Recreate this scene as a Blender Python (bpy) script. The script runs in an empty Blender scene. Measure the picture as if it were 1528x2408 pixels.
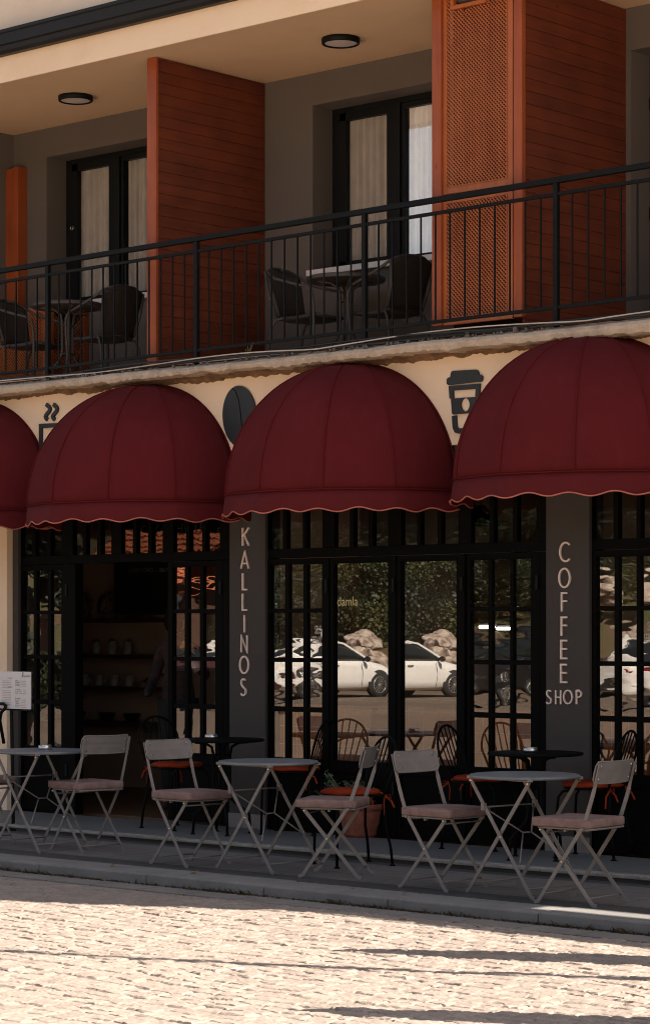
import bpy, bmesh, math, random
import numpy as np
from mathutils import Vector, Matrix, Euler

R = math.radians
rnd = random.Random(11)
C = bpy.context.scene.collection
scene = bpy.context.scene

# ------------------------------------------------------------------ survey
# Numbers read off the photograph are turned into real places in the street with the
# measured camera (85 mm lens, eye 1.55 m above the pavement, facade turned 41.9 degrees).
TH = R(41.9); FPX = 5685.0; CX = 764.0; HZ = 1480.0; EYE = 1.55
ST, CT = math.sin(TH), math.cos(TH)

def on_wall(u, v, Y):
    """pixel -> (X, Z) on the vertical plane y = Y"""
    t = (u - CX) / FPX
    D = Y / (CT + t * ST)
    return D * (-ST + t * CT), EYE + (HZ - v) / FPX * D

def wx(u, Y):
    return on_wall(u, HZ, Y)[0]

def on_ground(u, v, z):
    D = (EYE - z) * FPX / (v - HZ)
    t = (u - CX) / FPX
    return D * (-ST + t * CT), D * (CT + t * ST)

# ------------------------------------------------------------------ helpers
class MB:
    def __init__(self):
        self.v = []; self.f = []; self.s = []
    def add(self, vs, fs, smooth=False):
        o = len(self.v)
        self.v += [tuple(p) for p in vs]
        self.f += [tuple(i + o for i in f) for f in fs]
        self.s += [smooth] * len(fs)
        return self
    def box(self, a, b, M=None):
        x0, y0, z0 = a; x1, y1, z1 = b
        vs = [Vector(p) for p in ((x0,y0,z0),(x1,y0,z0),(x1,y1,z0),(x0,y1,z0),(x0,y0,z1),(x1,y0,z1),(x1,y1,z1),(x0,y1,z1))]
        if M is not None: vs = [M @ p for p in vs]
        return self.add(vs, [(0,3,2,1),(4,5,6,7),(0,1,5,4),(1,2,6,5),(2,3,7,6),(3,0,4,7)])
    def sweep(self, pts, sec, up=(0,0,1), twist=None, smooth=False, cap=True, closed=False, scale=None):
        pts = [Vector(p) for p in pts]; n = len(pts); m = len(sec); up = Vector(up)
        vs = []; prev = None
        for i, p in enumerate(pts):
            if closed: t = pts[(i+1) % n] - pts[i-1]
            elif i == 0: t = pts[1] - pts[0]
            elif i == n-1: t = pts[-1] - pts[-2]
            else: t = (pts[i+1]-p).normalized() + (p-pts[i-1]).normalized()
            t.normalize()
            ref = up if prev is None else prev
            side = ref.cross(t)
            if side.length < 1e-5:
                side = Vector((1,0,0)).cross(t)
                if side.length < 1e-5: side = Vector((0,1,0)).cross(t)
            side.normalize(); nn = t.cross(side); 
            prev = nn
            k = scale[i] if scale else 1
            a0 = twist[i] if twist else 0
            ca, sa = math.cos(a0), math.sin(a0)
            for (a, b) in sec:
                a2, b2 = (a*ca - b*sa)*k, (a*sa + b*ca)*k
                vs.append(p + side*a2 + nn*b2)
        fs = []
        rng = n if closed else n-1
        for i in range(rng):
            j = (i+1) % n
            for q in range(m):
                r = (q+1) % m
                fs.append((i*m+q, i*m+r, j*m+r, j*m+q))
        self.add(vs, fs, smooth)
        if cap and not closed:
            o = len(self.v) - len(vs)
            self.f += [tuple(o+q for q in reversed(range(m))), tuple(o+(n-1)*m+q for q in range(m))]
            self.s += [False, False]
        return self
    def tube(self, pts, r, n=8, up=(0,0,1), closed=False, scale=None):
        sec = [(r*math.cos(2*math.pi*i/n), r*math.sin(2*math.pi*i/n)) for i in range(n)]
        return self.sweep(pts, sec, up, smooth=True, closed=closed, scale=scale)
    def bar(self, pts, w, h, up=(0,0,1), twist=None):
        sec = [(-w/2,-h/2),(w/2,-h/2),(w/2,h/2),(-w/2,h/2)]
        return self.sweep(pts, sec, up, twist=twist)
    def lathe(self, prof, n=24, c=(0,0,0), M=None, smooth=True):
        vs = []; fs = []; k = len(prof)
        for i in range(n):
            a = 2*math.pi*i/n
            for (r, z) in prof:
                p = Vector((r*math.cos(a), r*math.sin(a), z))
                if M is not None: p = M @ p
                vs.append(p + Vector(c))
        for i in range(n):
            j = (i+1) % n
            for q in range(k-1):
                fs.append((i*k+q, j*k+q, j*k+q+1, i*k+q+1))
        return self.add(vs, fs, smooth)
    def prism(self, poly, M, d):
        """poly in local xy, extruded d along local +z, placed with M"""
        n = len(poly)
        vs = [M @ Vector((x,y,0)) for x,y in poly] + [M @ Vector((x,y,d)) for x,y in poly]
        fs = [tuple(range(n))[::-1], tuple(range(n,2*n))]
        fs += [(i,(i+1)%n,n+(i+1)%n,n+i) for i in range(n)]
        return self.add(vs, fs)
    def grid(self, P, smooth=True, closed_u=False):
        """P[i][j] points"""
        a = len(P); b = len(P[0])
        vs = [p for row in P for p in row]; fs = []
        for i in range(a if closed_u else a-1):
            k = (i+1) % a
            for j in range(b-1):
                fs.append((i*b+j, k*b+j, k*b+j+1, i*b+j+1))
        return self.add(vs, fs, smooth)
    def ball(self, c, r, n=12, m=8, sq=(1,1,1)):
        P = []
        for i in range(n):
            a = 2*math.pi*i/n; row = []
            for j in range(m+1):
                b = -math.pi/2 + math.pi*j/m
                row.append((c[0]+r*sq[0]*math.cos(b)*math.cos(a), c[1]+r*sq[1]*math.cos(b)*math.sin(a), c[2]+r*sq[2]*math.sin(b)))
            P.append(row)
        return self.grid(P, True, True)
    def build(self, name, mat, parent=None, bevel=0, solid=0, merge=False, seg=2):
        me = bpy.data.meshes.new(name)
        me.from_pydata(self.v, [], self.f)
        me.polygons.foreach_set('use_smooth', self.s)
        bm = bmesh.new(); bm.from_mesh(me)
        if merge: bmesh.ops.remove_doubles(bm, verts=bm.verts, dist=1e-5)
        bmesh.ops.recalc_face_normals(bm, faces=bm.faces)
        bm.to_mesh(me); bm.free()
        if isinstance(mat, (list, tuple)):
            for mm in mat: me.materials.append(mm)
        else: me.materials.append(mat)
        o = bpy.data.objects.new(name, me); C.objects.link(o)
        if parent is not None: o.parent = parent
        if bevel:
            b = o.modifiers.new('bevel', 'BEVEL'); b.width = bevel; b.segments = seg; b.limit_method = 'ANGLE'
            b.angle_limit = R(40); b.use_clamp_overlap = True
        if solid:
            s = o.modifiers.new('solid', 'SOLIDIFY'); s.thickness = solid; s.offset = -1
        return o

def tag(o, label=None, cat=None, group=None, kind=None):
    if label: o['label'] = label
    if cat: o['category'] = cat
    if group: o['group'] = group
    if kind: o['kind'] = kind
    return o

def thing(name, label, cat, loc=(0,0,0), rz=0, group=None):
    o = bpy.data.objects.new(name, None); C.objects.link(o)
    o.empty_display_size = .1
    o.location = loc; o.rotation_euler = (0,0,rz)
    return tag(o, label, cat, group)

def copy_tree(o, parent=None):
    kids = [c for c in bpy.data.objects if c.parent == o]
    c = o.copy(); C.objects.link(c); c.parent = parent
    for k in kids: copy_tree(k, c)
    return c

# ------------------------------------------------------------------ materials
def nodes(name):
    m = bpy.data.materials.new(name); m.use_nodes = True
    nt = m.node_tree; b = nt.nodes['Principled BSDF']
    return m, nt, b

def mk(name, col, rough=.6, metal=0, var=.12, vscale=6, bump=0, bscale=80, stretch=None, spec=.5, col2=None, detail=5, rvar=.1, mask=(.42,.62)):
    m, nt, b = nodes(name); L = nt.links.new
    tc = nt.nodes.new('ShaderNodeTexCoord'); mp = nt.nodes.new('ShaderNodeMapping')
    L(tc.outputs['Object'], mp.inputs['Vector'])
    if stretch: mp.inputs['Scale'].default_value = stretch
    n = nt.nodes.new('ShaderNodeTexNoise'); n.inputs['Scale'].default_value = vscale; n.inputs['Detail'].default_value = detail
    L(mp.outputs[0], n.inputs['Vector'])
    mr = nt.nodes.new('ShaderNodeMapRange'); mr.inputs['From Min'].default_value = mask[0] if col2 else .3; mr.inputs['From Max'].default_value = mask[1] if col2 else .7
    L(n.outputs[0], mr.inputs['Value'])
    mix = nt.nodes.new('ShaderNodeMix'); mix.data_type = 'RGBA'
    L(mr.outputs[0], mix.inputs['Factor'])
    c = Vector(col)
    lo = c*(1-var); hi = c*(1+var)
    if col2: lo, hi = c, Vector(col2)
    mix.inputs['A'].default_value = (*lo, 1); mix.inputs['B'].default_value = (*hi, 1)
    L(mix.outputs['Result'], b.inputs['Base Color'])
    mr2 = nt.nodes.new('ShaderNodeMapRange'); mr2.inputs['To Min'].default_value = max(0.02, rough-rvar); mr2.inputs['To Max'].default_value = min(1, rough+rvar)
    L(n.outputs[0], mr2.inputs['Value']); L(mr2.outputs[0], b.inputs['Roughness'])
    b.inputs['Metallic'].default_value = metal
    b.inputs['Specular IOR Level'].default_value = spec
    if bump:
        n2 = nt.nodes.new('ShaderNodeTexNoise'); n2.inputs['Scale'].default_value = bscale; n2.inputs['Detail'].default_value = 4
        L(mp.outputs[0], n2.inputs['Vector'])
        bp = nt.nodes.new('ShaderNodeBump'); bp.inputs['Strength'].default_value = bump; bp.inputs['Distance'].default_value = .004
        L(n2.outputs[0], bp.inputs['Height']); L(bp.outputs[0], b.inputs['Normal'])
    return m

def wood(name, col, dark, axis='z', rough=.5, scale=1.0, knots=True):
    m, nt, b = nodes(name); L = nt.links.new
    tc = nt.nodes.new('ShaderNodeTexCoord'); mp = nt.nodes.new('ShaderNodeMapping')
    s = {'x': (1.2, 22, 22), 'y': (22, 1.2, 22), 'z': (22, 22, 1.2)}[axis]
    mp.inputs['Scale'].default_value = [q*scale for q in s]
    L(tc.outputs['Object'], mp.inputs['Vector'])
    n = nt.nodes.new('ShaderNodeTexNoise'); n.inputs['Scale'].default_value = 1; n.inputs['Detail'].default_value = 6; n.inputs['Distortion'].default_value = .6
    L(mp.outputs[0], n.inputs['Vector'])
    n2 = nt.nodes.new('ShaderNodeTexNoise'); n2.inputs['Scale'].default_value = 3.2; n2.inputs['Detail'].default_value = 2
    L(tc.outputs['Object'], n2.inputs['Vector'])
    ad = nt.nodes.new('ShaderNodeMath'); ad.operation = 'ADD'
    L(n.outputs[0], ad.inputs[0]); L(n2.outputs[0], ad.inputs[1])
    mr = nt.nodes.new('ShaderNodeMapRange'); mr.inputs['From Min'].default_value = .7; mr.inputs['From Max'].default_value = 1.3
    L(ad.outputs[0], mr.inputs['Value'])
    mix = nt.nodes.new('ShaderNodeMix'); mix.data_type = 'RGBA'
    mix.inputs['A'].default_value = (*dark,1); mix.inputs['B'].default_value = (*col,1)
    L(mr.outputs[0], mix.inputs['Factor'])
    out = mix.outputs['Result']
    if knots:
        vo = nt.nodes.new('ShaderNodeTexVoronoi'); vo.inputs['Scale'].default_value = 4.5
        mp2 = nt.nodes.new('ShaderNodeMapping'); q = {'x': (.45,1,1), 'y': (1,.45,1), 'z': (1,1,.45)}[axis]; mp2.inputs['Scale'].default_value = q
        L(tc.outputs['Object'], mp2.inputs['Vector']); L(mp2.outputs[0], vo.inputs['Vector'])
        mk_ = nt.nodes.new('ShaderNodeMapRange'); mk_.inputs['From Min'].default_value = .02; mk_.inputs['From Max'].default_value = .06
        mk_.inputs['To Min'].default_value = .75; mk_.inputs['To Max'].default_value = 0
        L(vo.outputs['Distance'], mk_.inputs['Value'])
        mx = nt.nodes.new('ShaderNodeMix'); mx.data_type = 'RGBA'; mx.inputs['B'].default_value = (*[d*.3 for d in dark],1)
        L(mk_.outputs[0], mx.inputs['Factor']); L(out, mx.inputs['A']); out = mx.outputs['Result']
    L(out, b.inputs['Base Color'])
    b.inputs['Roughness'].default_value = rough
    bp = nt.nodes.new('ShaderNodeBump'); bp.inputs['Strength'].default_value = .12; bp.inputs['Distance'].default_value = .002
    L(n.outputs[0], bp.inputs['Height']); L(bp.outputs[0], b.inputs['Normal'])
    return m

def glass(name, refl, trans, tint=(1,1,1), wav=0, wscale=3, aniso=(1,1,1)):
    m = bpy.data.materials.new(name); m.use_nodes = True
    nt = m.node_tree; L = nt.links.new
    nt.nodes.remove(nt.nodes['Principled BSDF']); out = nt.nodes['Material Output']
    g = nt.nodes.new('ShaderNodeBsdfGlossy'); g.inputs['Roughness'].default_value = 0.0; g.inputs['Color'].default_value = (refl,refl*.97,refl*.93,1)
    t = nt.nodes.new('ShaderNodeBsdfTransparent'); t.inputs['Color'].default_value = (trans*tint[0],trans*tint[1],trans*tint[2],1)
    a = nt.nodes.new('ShaderNodeAddShader'); L(g.outputs[0], a.inputs[0]); L(t.outputs[0], a.inputs[1]); L(a.outputs[0], out.inputs['Surface'])
    if wav:
        tc = nt.nodes.new('ShaderNodeTexCoord'); mp = nt.nodes.new('ShaderNodeMapping'); mp.inputs['Scale'].default_value = aniso
        L(tc.outputs['Object'], mp.inputs['Vector'])
        n = nt.nodes.new('ShaderNodeTexNoise'); n.inputs['Scale'].default_value = wscale; n.inputs['Detail'].default_value = 1.5
        L(mp.outputs[0], n.inputs['Vector'])
        bp = nt.nodes.new('ShaderNodeBump'); bp.inputs['Strength'].default_value = 1; bp.inputs['Distance'].default_value = wav
        L(n.outputs[0], bp.inputs['Height']); L(bp.outputs[0], g.inputs['Normal'])
    return m

def emit(name, col, s):
    m = bpy.data.materials.new(name); m.use_nodes = True
    nt = m.node_tree; b = nt.nodes['Principled BSDF']
    b.inputs['Base Color'].default_value = (*col,1); b.inputs['Emission Color'].default_value = (*col,1); b.inputs['Emission Strength'].default_value = s
    return m

def plaster(name, col, stain, rough=.85, bump=.25):
    """painted render: broad tonal patches, fine grit"""
    m, nt, b = nodes(name); L = nt.links.new
    tc = nt.nodes.new('ShaderNodeTexCoord')
    n = nt.nodes.new('ShaderNodeTexNoise'); n.inputs['Scale'].default_value = 1.7; n.inputs['Detail'].default_value = 8; n.inputs['Roughness'].default_value = .62
    L(tc.outputs['Object'], n.inputs['Vector'])
    mr = nt.nodes.new('ShaderNodeMapRange'); mr.inputs['From Min'].default_value = .5; mr.inputs['From Max'].default_value = .8
    L(n.outputs[0], mr.inputs['Value'])
    mix = nt.nodes.new('ShaderNodeMix'); mix.data_type = 'RGBA'; mix.inputs['A'].default_value = (*col,1); mix.inputs['B'].default_value = (*stain,1)
    L(mr.outputs[0], mix.inputs['Factor']); L(mix.outputs['Result'], b.inputs['Base Color'])
    b.inputs['Roughness'].default_value = rough
    n2 = nt.nodes.new('ShaderNodeTexNoise'); n2.inputs['Scale'].default_value = 120; n2.inputs['Detail'].default_value = 3
    L(tc.outputs['Object'], n2.inputs['Vector'])
    bp = nt.nodes.new('ShaderNodeBump'); bp.inputs['Strength'].default_value = bump; bp.inputs['Distance'].default_value = .004
    L(n2.outputs[0], bp.inputs['Height']); L(bp.outputs[0], b.inputs['Normal'])
    return m

def stone_mat(name, c1, c2, speck, rough=.75, scale=260, bump=.3, joints=None, jcol=(.03,.026,.022), patch=1.4):
    """granite / concrete with speckle; joints = list of (axis, pitch, width, offset)"""
    m, nt, b = nodes(name); L = nt.links.new
    tc = nt.nodes.new('ShaderNodeTexCoord')
    n = nt.nodes.new('ShaderNodeTexNoise'); n.inputs['Scale'].default_value = patch; n.inputs['Detail'].default_value = 8; n.inputs['Roughness'].default_value = .65
    L(tc.outputs['Object'], n.inputs['Vector'])
    mr = nt.nodes.new('ShaderNodeMapRange'); mr.inputs['From Min'].default_value = .35; mr.inputs['From Max'].default_value = .65
    L(n.outputs[0], mr.inputs['Value'])
    mix = nt.nodes.new('ShaderNodeMix'); mix.data_type = 'RGBA'; mix.inputs['A'].default_value = (*c1,1); mix.inputs['B'].default_value = (*c2,1)
    L(mr.outputs[0], mix.inputs['Factor'])
    n2 = nt.nodes.new('ShaderNodeTexNoise'); n2.inputs['Scale'].default_value = scale; n2.inputs['Detail'].default_value = 2
    L(tc.outputs['Object'], n2.inputs['Vector'])
    mr2 = nt.nodes.new('ShaderNodeMapRange'); mr2.inputs['From Min'].default_value = .56; mr2.inputs['From Max'].default_value = .66; mr2.inputs['To Max'].default_value = .7
    L(n2.outputs[0], mr2.inputs['Value'])
    mx = nt.nodes.new('ShaderNodeMix'); mx.data_type = 'RGBA'; mx.inputs['B'].default_value = (*speck,1)
    L(mr2.outputs[0], mx.inputs['Factor']); L(mix.outputs['Result'], mx.inputs['A'])
    out = mx.outputs['Result']; hgt = n2.outputs[0]
    if joints:
        sx = nt.nodes.new('ShaderNodeSeparateXYZ'); L(tc.outputs['Object'], sx.inputs[0])
        acc = None
        for (ax, pitch, w, off) in joints:
            a = nt.nodes.new('ShaderNodeMath'); a.operation = 'ADD'; a.inputs[1].default_value = off; L(sx.outputs['XYZ'.index(ax)], a.inputs[0])
            pp = nt.nodes.new('ShaderNodeMath'); pp.operation = 'PINGPONG'; pp.inputs[1].default_value = pitch/2; L(a.outputs[0], pp.inputs[0])
            lt = nt.nodes.new('ShaderNodeMath'); lt.operation = 'LESS_THAN'; lt.inputs[1].default_value = w/2; L(pp.outputs[0], lt.inputs[0])
            if acc is None: acc = lt.outputs[0]
            else:
                mxm = nt.nodes.new('ShaderNodeMath'); mxm.operation = 'MAXIMUM'; L(acc, mxm.inputs[0]); L(lt.outputs[0], mxm.inputs[1]); acc = mxm.outputs[0]
        mj = nt.nodes.new('ShaderNodeMix'); mj.data_type = 'RGBA'; mj.inputs['B'].default_value = (*jcol,1)
        L(acc, mj.inputs['Factor']); L(out, mj.inputs['A']); out = mj.outputs['Result']
    L(out, b.inputs['Base Color']); b.inputs['Roughness'].default_value = rough
    bp = nt.nodes.new('ShaderNodeBump'); bp.inputs['Strength'].default_value = bump; bp.inputs['Distance'].default_value = .003
    L(hgt, bp.inputs['Height']); L(bp.outputs[0], b.inputs['Normal'])
    return m

M = {}
M['cream'] = plaster('cream_render', (.90,.69,.50), (.83,.60,.41))
M['cream_up'] = plaster('upper_cream_render', (.78,.65,.53), (.72,.59,.47))
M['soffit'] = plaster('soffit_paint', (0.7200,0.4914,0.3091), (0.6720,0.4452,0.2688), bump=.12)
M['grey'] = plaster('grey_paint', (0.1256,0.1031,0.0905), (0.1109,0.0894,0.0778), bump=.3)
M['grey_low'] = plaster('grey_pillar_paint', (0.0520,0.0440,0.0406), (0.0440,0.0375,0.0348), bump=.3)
M['plinth'] = plaster('plinth_paint', (.25,.215,.20), (.19,.165,.155))
M['concrete'] = stone_mat('broken_concrete', (0.3861,0.2925,0.2165), (0.5616,0.4504,0.3452), (0.6552,0.5616,0.4680), scale=170, bump=1, patch=7)
M['rubble'] = mk('grey_concrete_crumbs', (.13,.11,.10), .95, var=.4, vscale=40)
M['underbreak'] = mk('raw_plaster_break', (.20,.115,.06), .95, var=.4, vscale=18, bump=.8, bscale=40)
M['black'] = mk('black_painted_steel', (0.0060,0.0062,0.0064), .5, spec=.14, var=.2, rvar=.12, vscale=9, bump=.08, bscale=60)
M['black_soft'] = mk('matt_black_chair_metal', (.0036,.0036,.0036), .6, var=.2, spec=.07)
M['blackframe'] = mk('black_shopfront_steel', (.0030,.0027,.0025), .55, spec=.05, var=.25, vscale=7, rvar=.12)
M['gutter'] = mk('dark_gutter_metal', (0.0112,0.0096,0.0092), .5, spec=.3, var=.2, vscale=4)
M['wood_z'] = wood('orange_stained_post', (0.3675,0.0823,0.0217), (0.2502,0.0494,0.0123), 'z')
M['wood_y'] = wood('dark_stained_plank', (0.1658,0.0321,0.0087), (0.0940,0.0160,0.0044), 'y', rough=.65)
M['lattice'] = wood('lattice_wood', (0.4770,0.1401,0.0415), (0.3318,0.0830,0.0238), 'z', knots=False)
M['lattice_back'] = mk('lattice_hole_shade_board', (.020,.006,.003), .9, spec=.1)  # near black: shade behind the lattice holes put into the colour
def cloth(name, col):
    m = mk(name, col, .88, var=.10, vscale=2.2, bump=.35, bscale=700, spec=.12)
    nt = m.node_tree; L = nt.links.new; b = nt.nodes['Principled BSDF']; src = b.inputs['Base Color'].links[0].from_socket
    tc = nt.nodes.new('ShaderNodeTexCoord'); mp = nt.nodes.new('ShaderNodeMapping'); mp.inputs['Scale'].default_value = (7,7,1.1); L(tc.outputs['Object'], mp.inputs['Vector'])
    n = nt.nodes.new('ShaderNodeTexNoise'); n.inputs['Scale'].default_value = 1.6; n.inputs['Detail'].default_value = 7; L(mp.outputs[0], n.inputs['Vector'])
    mr = nt.nodes.new('ShaderNodeMapRange'); mr.inputs['From Min'].default_value = .52; mr.inputs['From Max'].default_value = .78; mr.inputs['To Max'].default_value = .13; L(n.outputs[0], mr.inputs['Value'])
    mx = nt.nodes.new('ShaderNodeMix'); mx.data_type = 'RGBA'; mx.inputs['B'].default_value = (col[0]*1.7,col[1]*3.6,col[2]*3.6,1); L(mr.outputs[0], mx.inputs['Factor']); L(src, mx.inputs['A']); L(mx.outputs['Result'], b.inputs['Base Color'])
    n2 = nt.nodes.new('ShaderNodeTexNoise'); n2.inputs['Scale'].default_value = 5; n2.inputs['Detail'].default_value = 3; L(tc.outputs['Object'], n2.inputs['Vector'])
    bp_ = nt.nodes.new('ShaderNodeBump'); bp_.inputs['Strength'].default_value = .2; bp_.inputs['Distance'].default_value = .02; L(n2.outputs[0], bp_.inputs['Height'])
    old = b.inputs['Normal'].links[0].from_node; L(bp_.outputs[0], old.inputs['Normal'])
    return m
M['awning'] = cloth('burgundy_awning_cloth', (0.1020,0.0102,0.0125))
M['valance'] = mk('burgundy_valance_cloth', (0.0957,0.0076,0.0094), .8, var=.10, vscale=3, bump=.3, bscale=700, spec=.2)
M['seam'] = mk('burgundy_seam_tape', (0.1122,0.0117,0.0120), .9, var=.1, spec=.05)
M['piping'] = mk('salmon_edge_piping', (.46,.13,.09), .7, var=.15, vscale=15)
M['curtain'] = mk('cream_net_curtain', (0.7750,0.6750,0.5750), .9, var=.08, vscale=9)
M['curtain_sky'] = mk('white_sky_lit_net_curtain', (0.9504,0.9504,0.9720), .9, var=.05, vscale=9)  # whiter copy of the curtain, sky brightness put into its colour
M['frame_up'] = mk('anthracite_window_frame', (.0075,.008,.0085), .5, var=.15, spec=.2)
M['sill'] = mk('white_marble_sill', (.72,.68,.65), .4, var=.08)
M['lampglass'] = mk('opal_lamp_glass', (.60,.52,.50), .5, var=.04)
M['taupe'] = mk('taupe_powder_coated_metal', (0.1992,0.1797,0.1709), .5, var=.10, vscale=14, spec=.4, bump=.05, bscale=300)
M['tabletop'] = mk('grey_blue_powder_coated_top', (0.1419,0.1531,0.1651), .42, var=.08, vscale=12, spec=.5)
M['pad'] = mk('dusty_pink_seat_pad', (0.2365,0.1565,0.1419), .92, var=.18, vscale=16, bump=.5, bscale=420, spec=.15)
M['orange_pad'] = mk('orange_seat_pad', (0.2550,0.0319,0.0090), .9, var=.12, vscale=14, bump=.4, bscale=380, spec=.15)
M['brass'] = mk('pale_brass_rivet', (.75,.60,.38), .3, metal=1, var=.05)
M['steel'] = mk('brushed_steel', (.62,.60,.58), .28, metal=1, var=.1, vscale=30)
M['rattan'] = mk('dark_brown_rattan', (.030,.022,.018), .55, var=.4, vscale=60, bump=.6, bscale=160)
M['rattan_tube'] = mk('wrapped_brown_tube', (.050,.040,.035), .5, var=.2, vscale=30, bump=.3, bscale=200)
M['darktop'] = mk('dark_brown_table_top', (.055,.044,.040), .5, var=.2)
M['letters'] = mk('pale_pink_beige_letters', (.80,.64,.57), .6, var=.06, vscale=20)
M['icon'] = mk('black_icon_plate', (.016,.018,.020), .5, var=.2, vscale=18)
M['terracotta'] = mk('terracotta_pot', (.26,.075,.045), .85, var=.3, vscale=22, bump=.6, bscale=60)
M['soil'] = mk('potting_soil', (.03,.02,.013), 1, var=.4, vscale=60)
M['potleaf'] = mk('fleshy_pot_leaf', (0.1235,0.1615,0.0950), .5, var=.35, vscale=20)
M['paper'] = mk('white_menu_paper', (.72,.68,.68), .8, var=.03)
M['ink'] = mk('dark_menu_ink', (.04,.035,.035), .8)
M['ink_red'] = mk('faded_red_menu_ink', (.42,.22,.18), .8)
M['decal_w'] = mk('white_glass_lettering', (.62,.56,.50), .7)
M['decal_y'] = mk('pale_yellow_glass_lettering', (.62,.52,.24), .7)
M['chalk'] = mk('chalk_lettering', (.30,.28,.26), .9)
M['board'] = mk('black_menu_board', (.006,.006,.007), .6)
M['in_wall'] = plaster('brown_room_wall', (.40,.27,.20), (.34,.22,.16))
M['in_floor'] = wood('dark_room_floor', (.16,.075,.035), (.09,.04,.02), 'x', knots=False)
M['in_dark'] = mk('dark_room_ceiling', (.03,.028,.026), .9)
M['shelf'] = wood('dark_shelf_board', (.07,.03,.018), (.04,.017,.01), 'x', knots=False)
M['jar'] = mk('pale_ceramic_jar', (.30,.25,.21), .35, var=.4, vscale=18)
M['plate'] = mk('patterned_ceramic_plate', (.06,.035,.03), .3, col2=(.30,.22,.17), vscale=26)
M['copper'] = mk('warm_brown_wood', (.18,.07,.03), .5)
M['cable_k'] = mk('black_rubber_cable', (.014,.014,.014), .5)
M['cable_w'] = mk('off_white_cable', (.50,.44,.38), .6)
M['skin'] = mk('skin', (.46,.23,.15), .55, var=.08, vscale=12)
M['hair'] = mk('dark_hair', (.006,.005,.004), .95, spec=.05)
M['plaid'] = mk('dark_plaid_shirt', (.016,.012,.013), .9, col2=(.055,.020,.018), vscale=22)
M['cuff'] = mk('pale_grey_knit_cuff', (.40,.36,.34), .9)
M['trouser'] = mk('black_trousers', (.012,.012,.013), .9)
M['can'] = mk('yellow_drink_can', (.62,.40,.03), .35, metal=.5, var=.2, vscale=20)
M['white_car'] = mk('white_car_paint', (.80,.77,.73), .25, var=.03, vscale=2, rvar=.05)
M['dark_car'] = mk('black_car_paint', (.012,.012,.014), .2, var=.1, rvar=.05)
M['maroon_car'] = mk('maroon_car_paint', (.050,.014,.018), .25, var=.1, rvar=.05)
M['car_glass'] = mk('dark_car_glass', (.010,.014,.014), .06, var=.1, rvar=.02)
M['tyre'] = mk('black_tyre_rubber', (.02,.02,.02), .85)
M['rim'] = mk('silver_alloy_wheel', (.55,.53,.50), .3, metal=.8)
M['taillight'] = mk('red_tail_lamp_lens', (.22,.010,.012), .2)
M['plate_w'] = mk('white_number_plate', (.70,.70,.70), .5)
M['rooftile'] = mk('orange_roof_tile', (.46,.135,.06), .8, var=.3, vscale=9, bump=.5, bscale=30)
M['sign_blue'] = mk('pale_blue_sign_panel', (.40,.52,.66), .5)
M['sign_dark'] = mk('dark_sign_lettering', (.03,.035,.05), .6)
M['kiosk'] = plaster('kiosk_wall_paint', (.075,.036,.022), (.05,.024,.015))
M['rock'] = mk('pale_limestone_boulder', (.17,.115,.085), .9, col2=(.42,.34,.28), vscale=3.4, bump=1, bscale=14, mask=(.38,.56))
M['bark'] = mk('tree_bark', (.07,.05,.036), .9, var=.4, vscale=20, bump=.8, bscale=40)
M['weed'] = mk('dry_kerb_weed', (.13,.085,.040), .95, col2=(.085,.068,.026), vscale=5)
M['litter'] = mk('white_paper_scrap', (.72,.70,.66), .8)
M['orange_tile'] = None
for i, (a, b_) in enumerate((((.016,.028,.008),(.048,.060,.015)), ((.010,.019,.007),(.028,.038,.011)), ((.026,.036,.009),(.062,.064,.015)))):
    M['leaf%d' % i] = mk(('mid_green_leaf','dark_green_leaf','olive_yellow_leaf')[i], a, .6, col2=b_, vscale=.9, detail=8)
M['glass_flat'] = glass('coated_door_glass', .23, .42, wav=.00012, wscale=1.2)
M['glass_wavy'] = glass('uneven_pane_glass', .21, .74, wav=.0011, wscale=2.4, aniso=(1,1,2.6))
M['glass_tr'] = glass('transom_glass', .055, .55, wav=.0006, wscale=3)
M['glass_up'] = glass('bedroom_window_glass', .07, .72, tint=(.95,.97,1), wav=.0008, wscale=1.5)
M['glass_sky'] = glass('clear_window_glass', .26, .92, wav=.0008, wscale=1.5)
M['tube'] = emit('lit_tube_lamp', (1,.96,.88), 6)
M['bulb'] = emit('warm_bulb', (1,.62,.25), 5)

def tile_mat():
    m, nt, b = nodes('orange_wall_tile'); L = nt.links.new
    tc = nt.nodes.new('ShaderNodeTexCoord'); sx = nt.nodes.new('ShaderNodeSeparateXYZ'); L(tc.outputs['Object'], sx.inputs[0])
    cb = nt.nodes.new('ShaderNodeCombineXYZ'); L(sx.outputs[0], cb.inputs[0]); L(sx.outputs[2], cb.inputs[1])
    br = nt.nodes.new('ShaderNodeTexBrick'); br.offset = 0; br.inputs['Scale'].default_value = 1; br.inputs['Brick Width'].default_value = .15; br.inputs['Row Height'].default_value = .15
    br.inputs['Mortar Size'].default_value = .003; br.inputs['Color1'].default_value = (.78,.24,.06,1); br.inputs['Color2'].default_value = (.64,.18,.045,1); br.inputs['Mortar'].default_value = (.85,.62,.42,1)
    L(cb.outputs[0], br.inputs['Vector']); L(br.outputs[0], b.inputs['Base Color']); b.inputs['Roughness'].default_value = .25
    return m
M['orange_tile'] = tile_mat()

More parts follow.
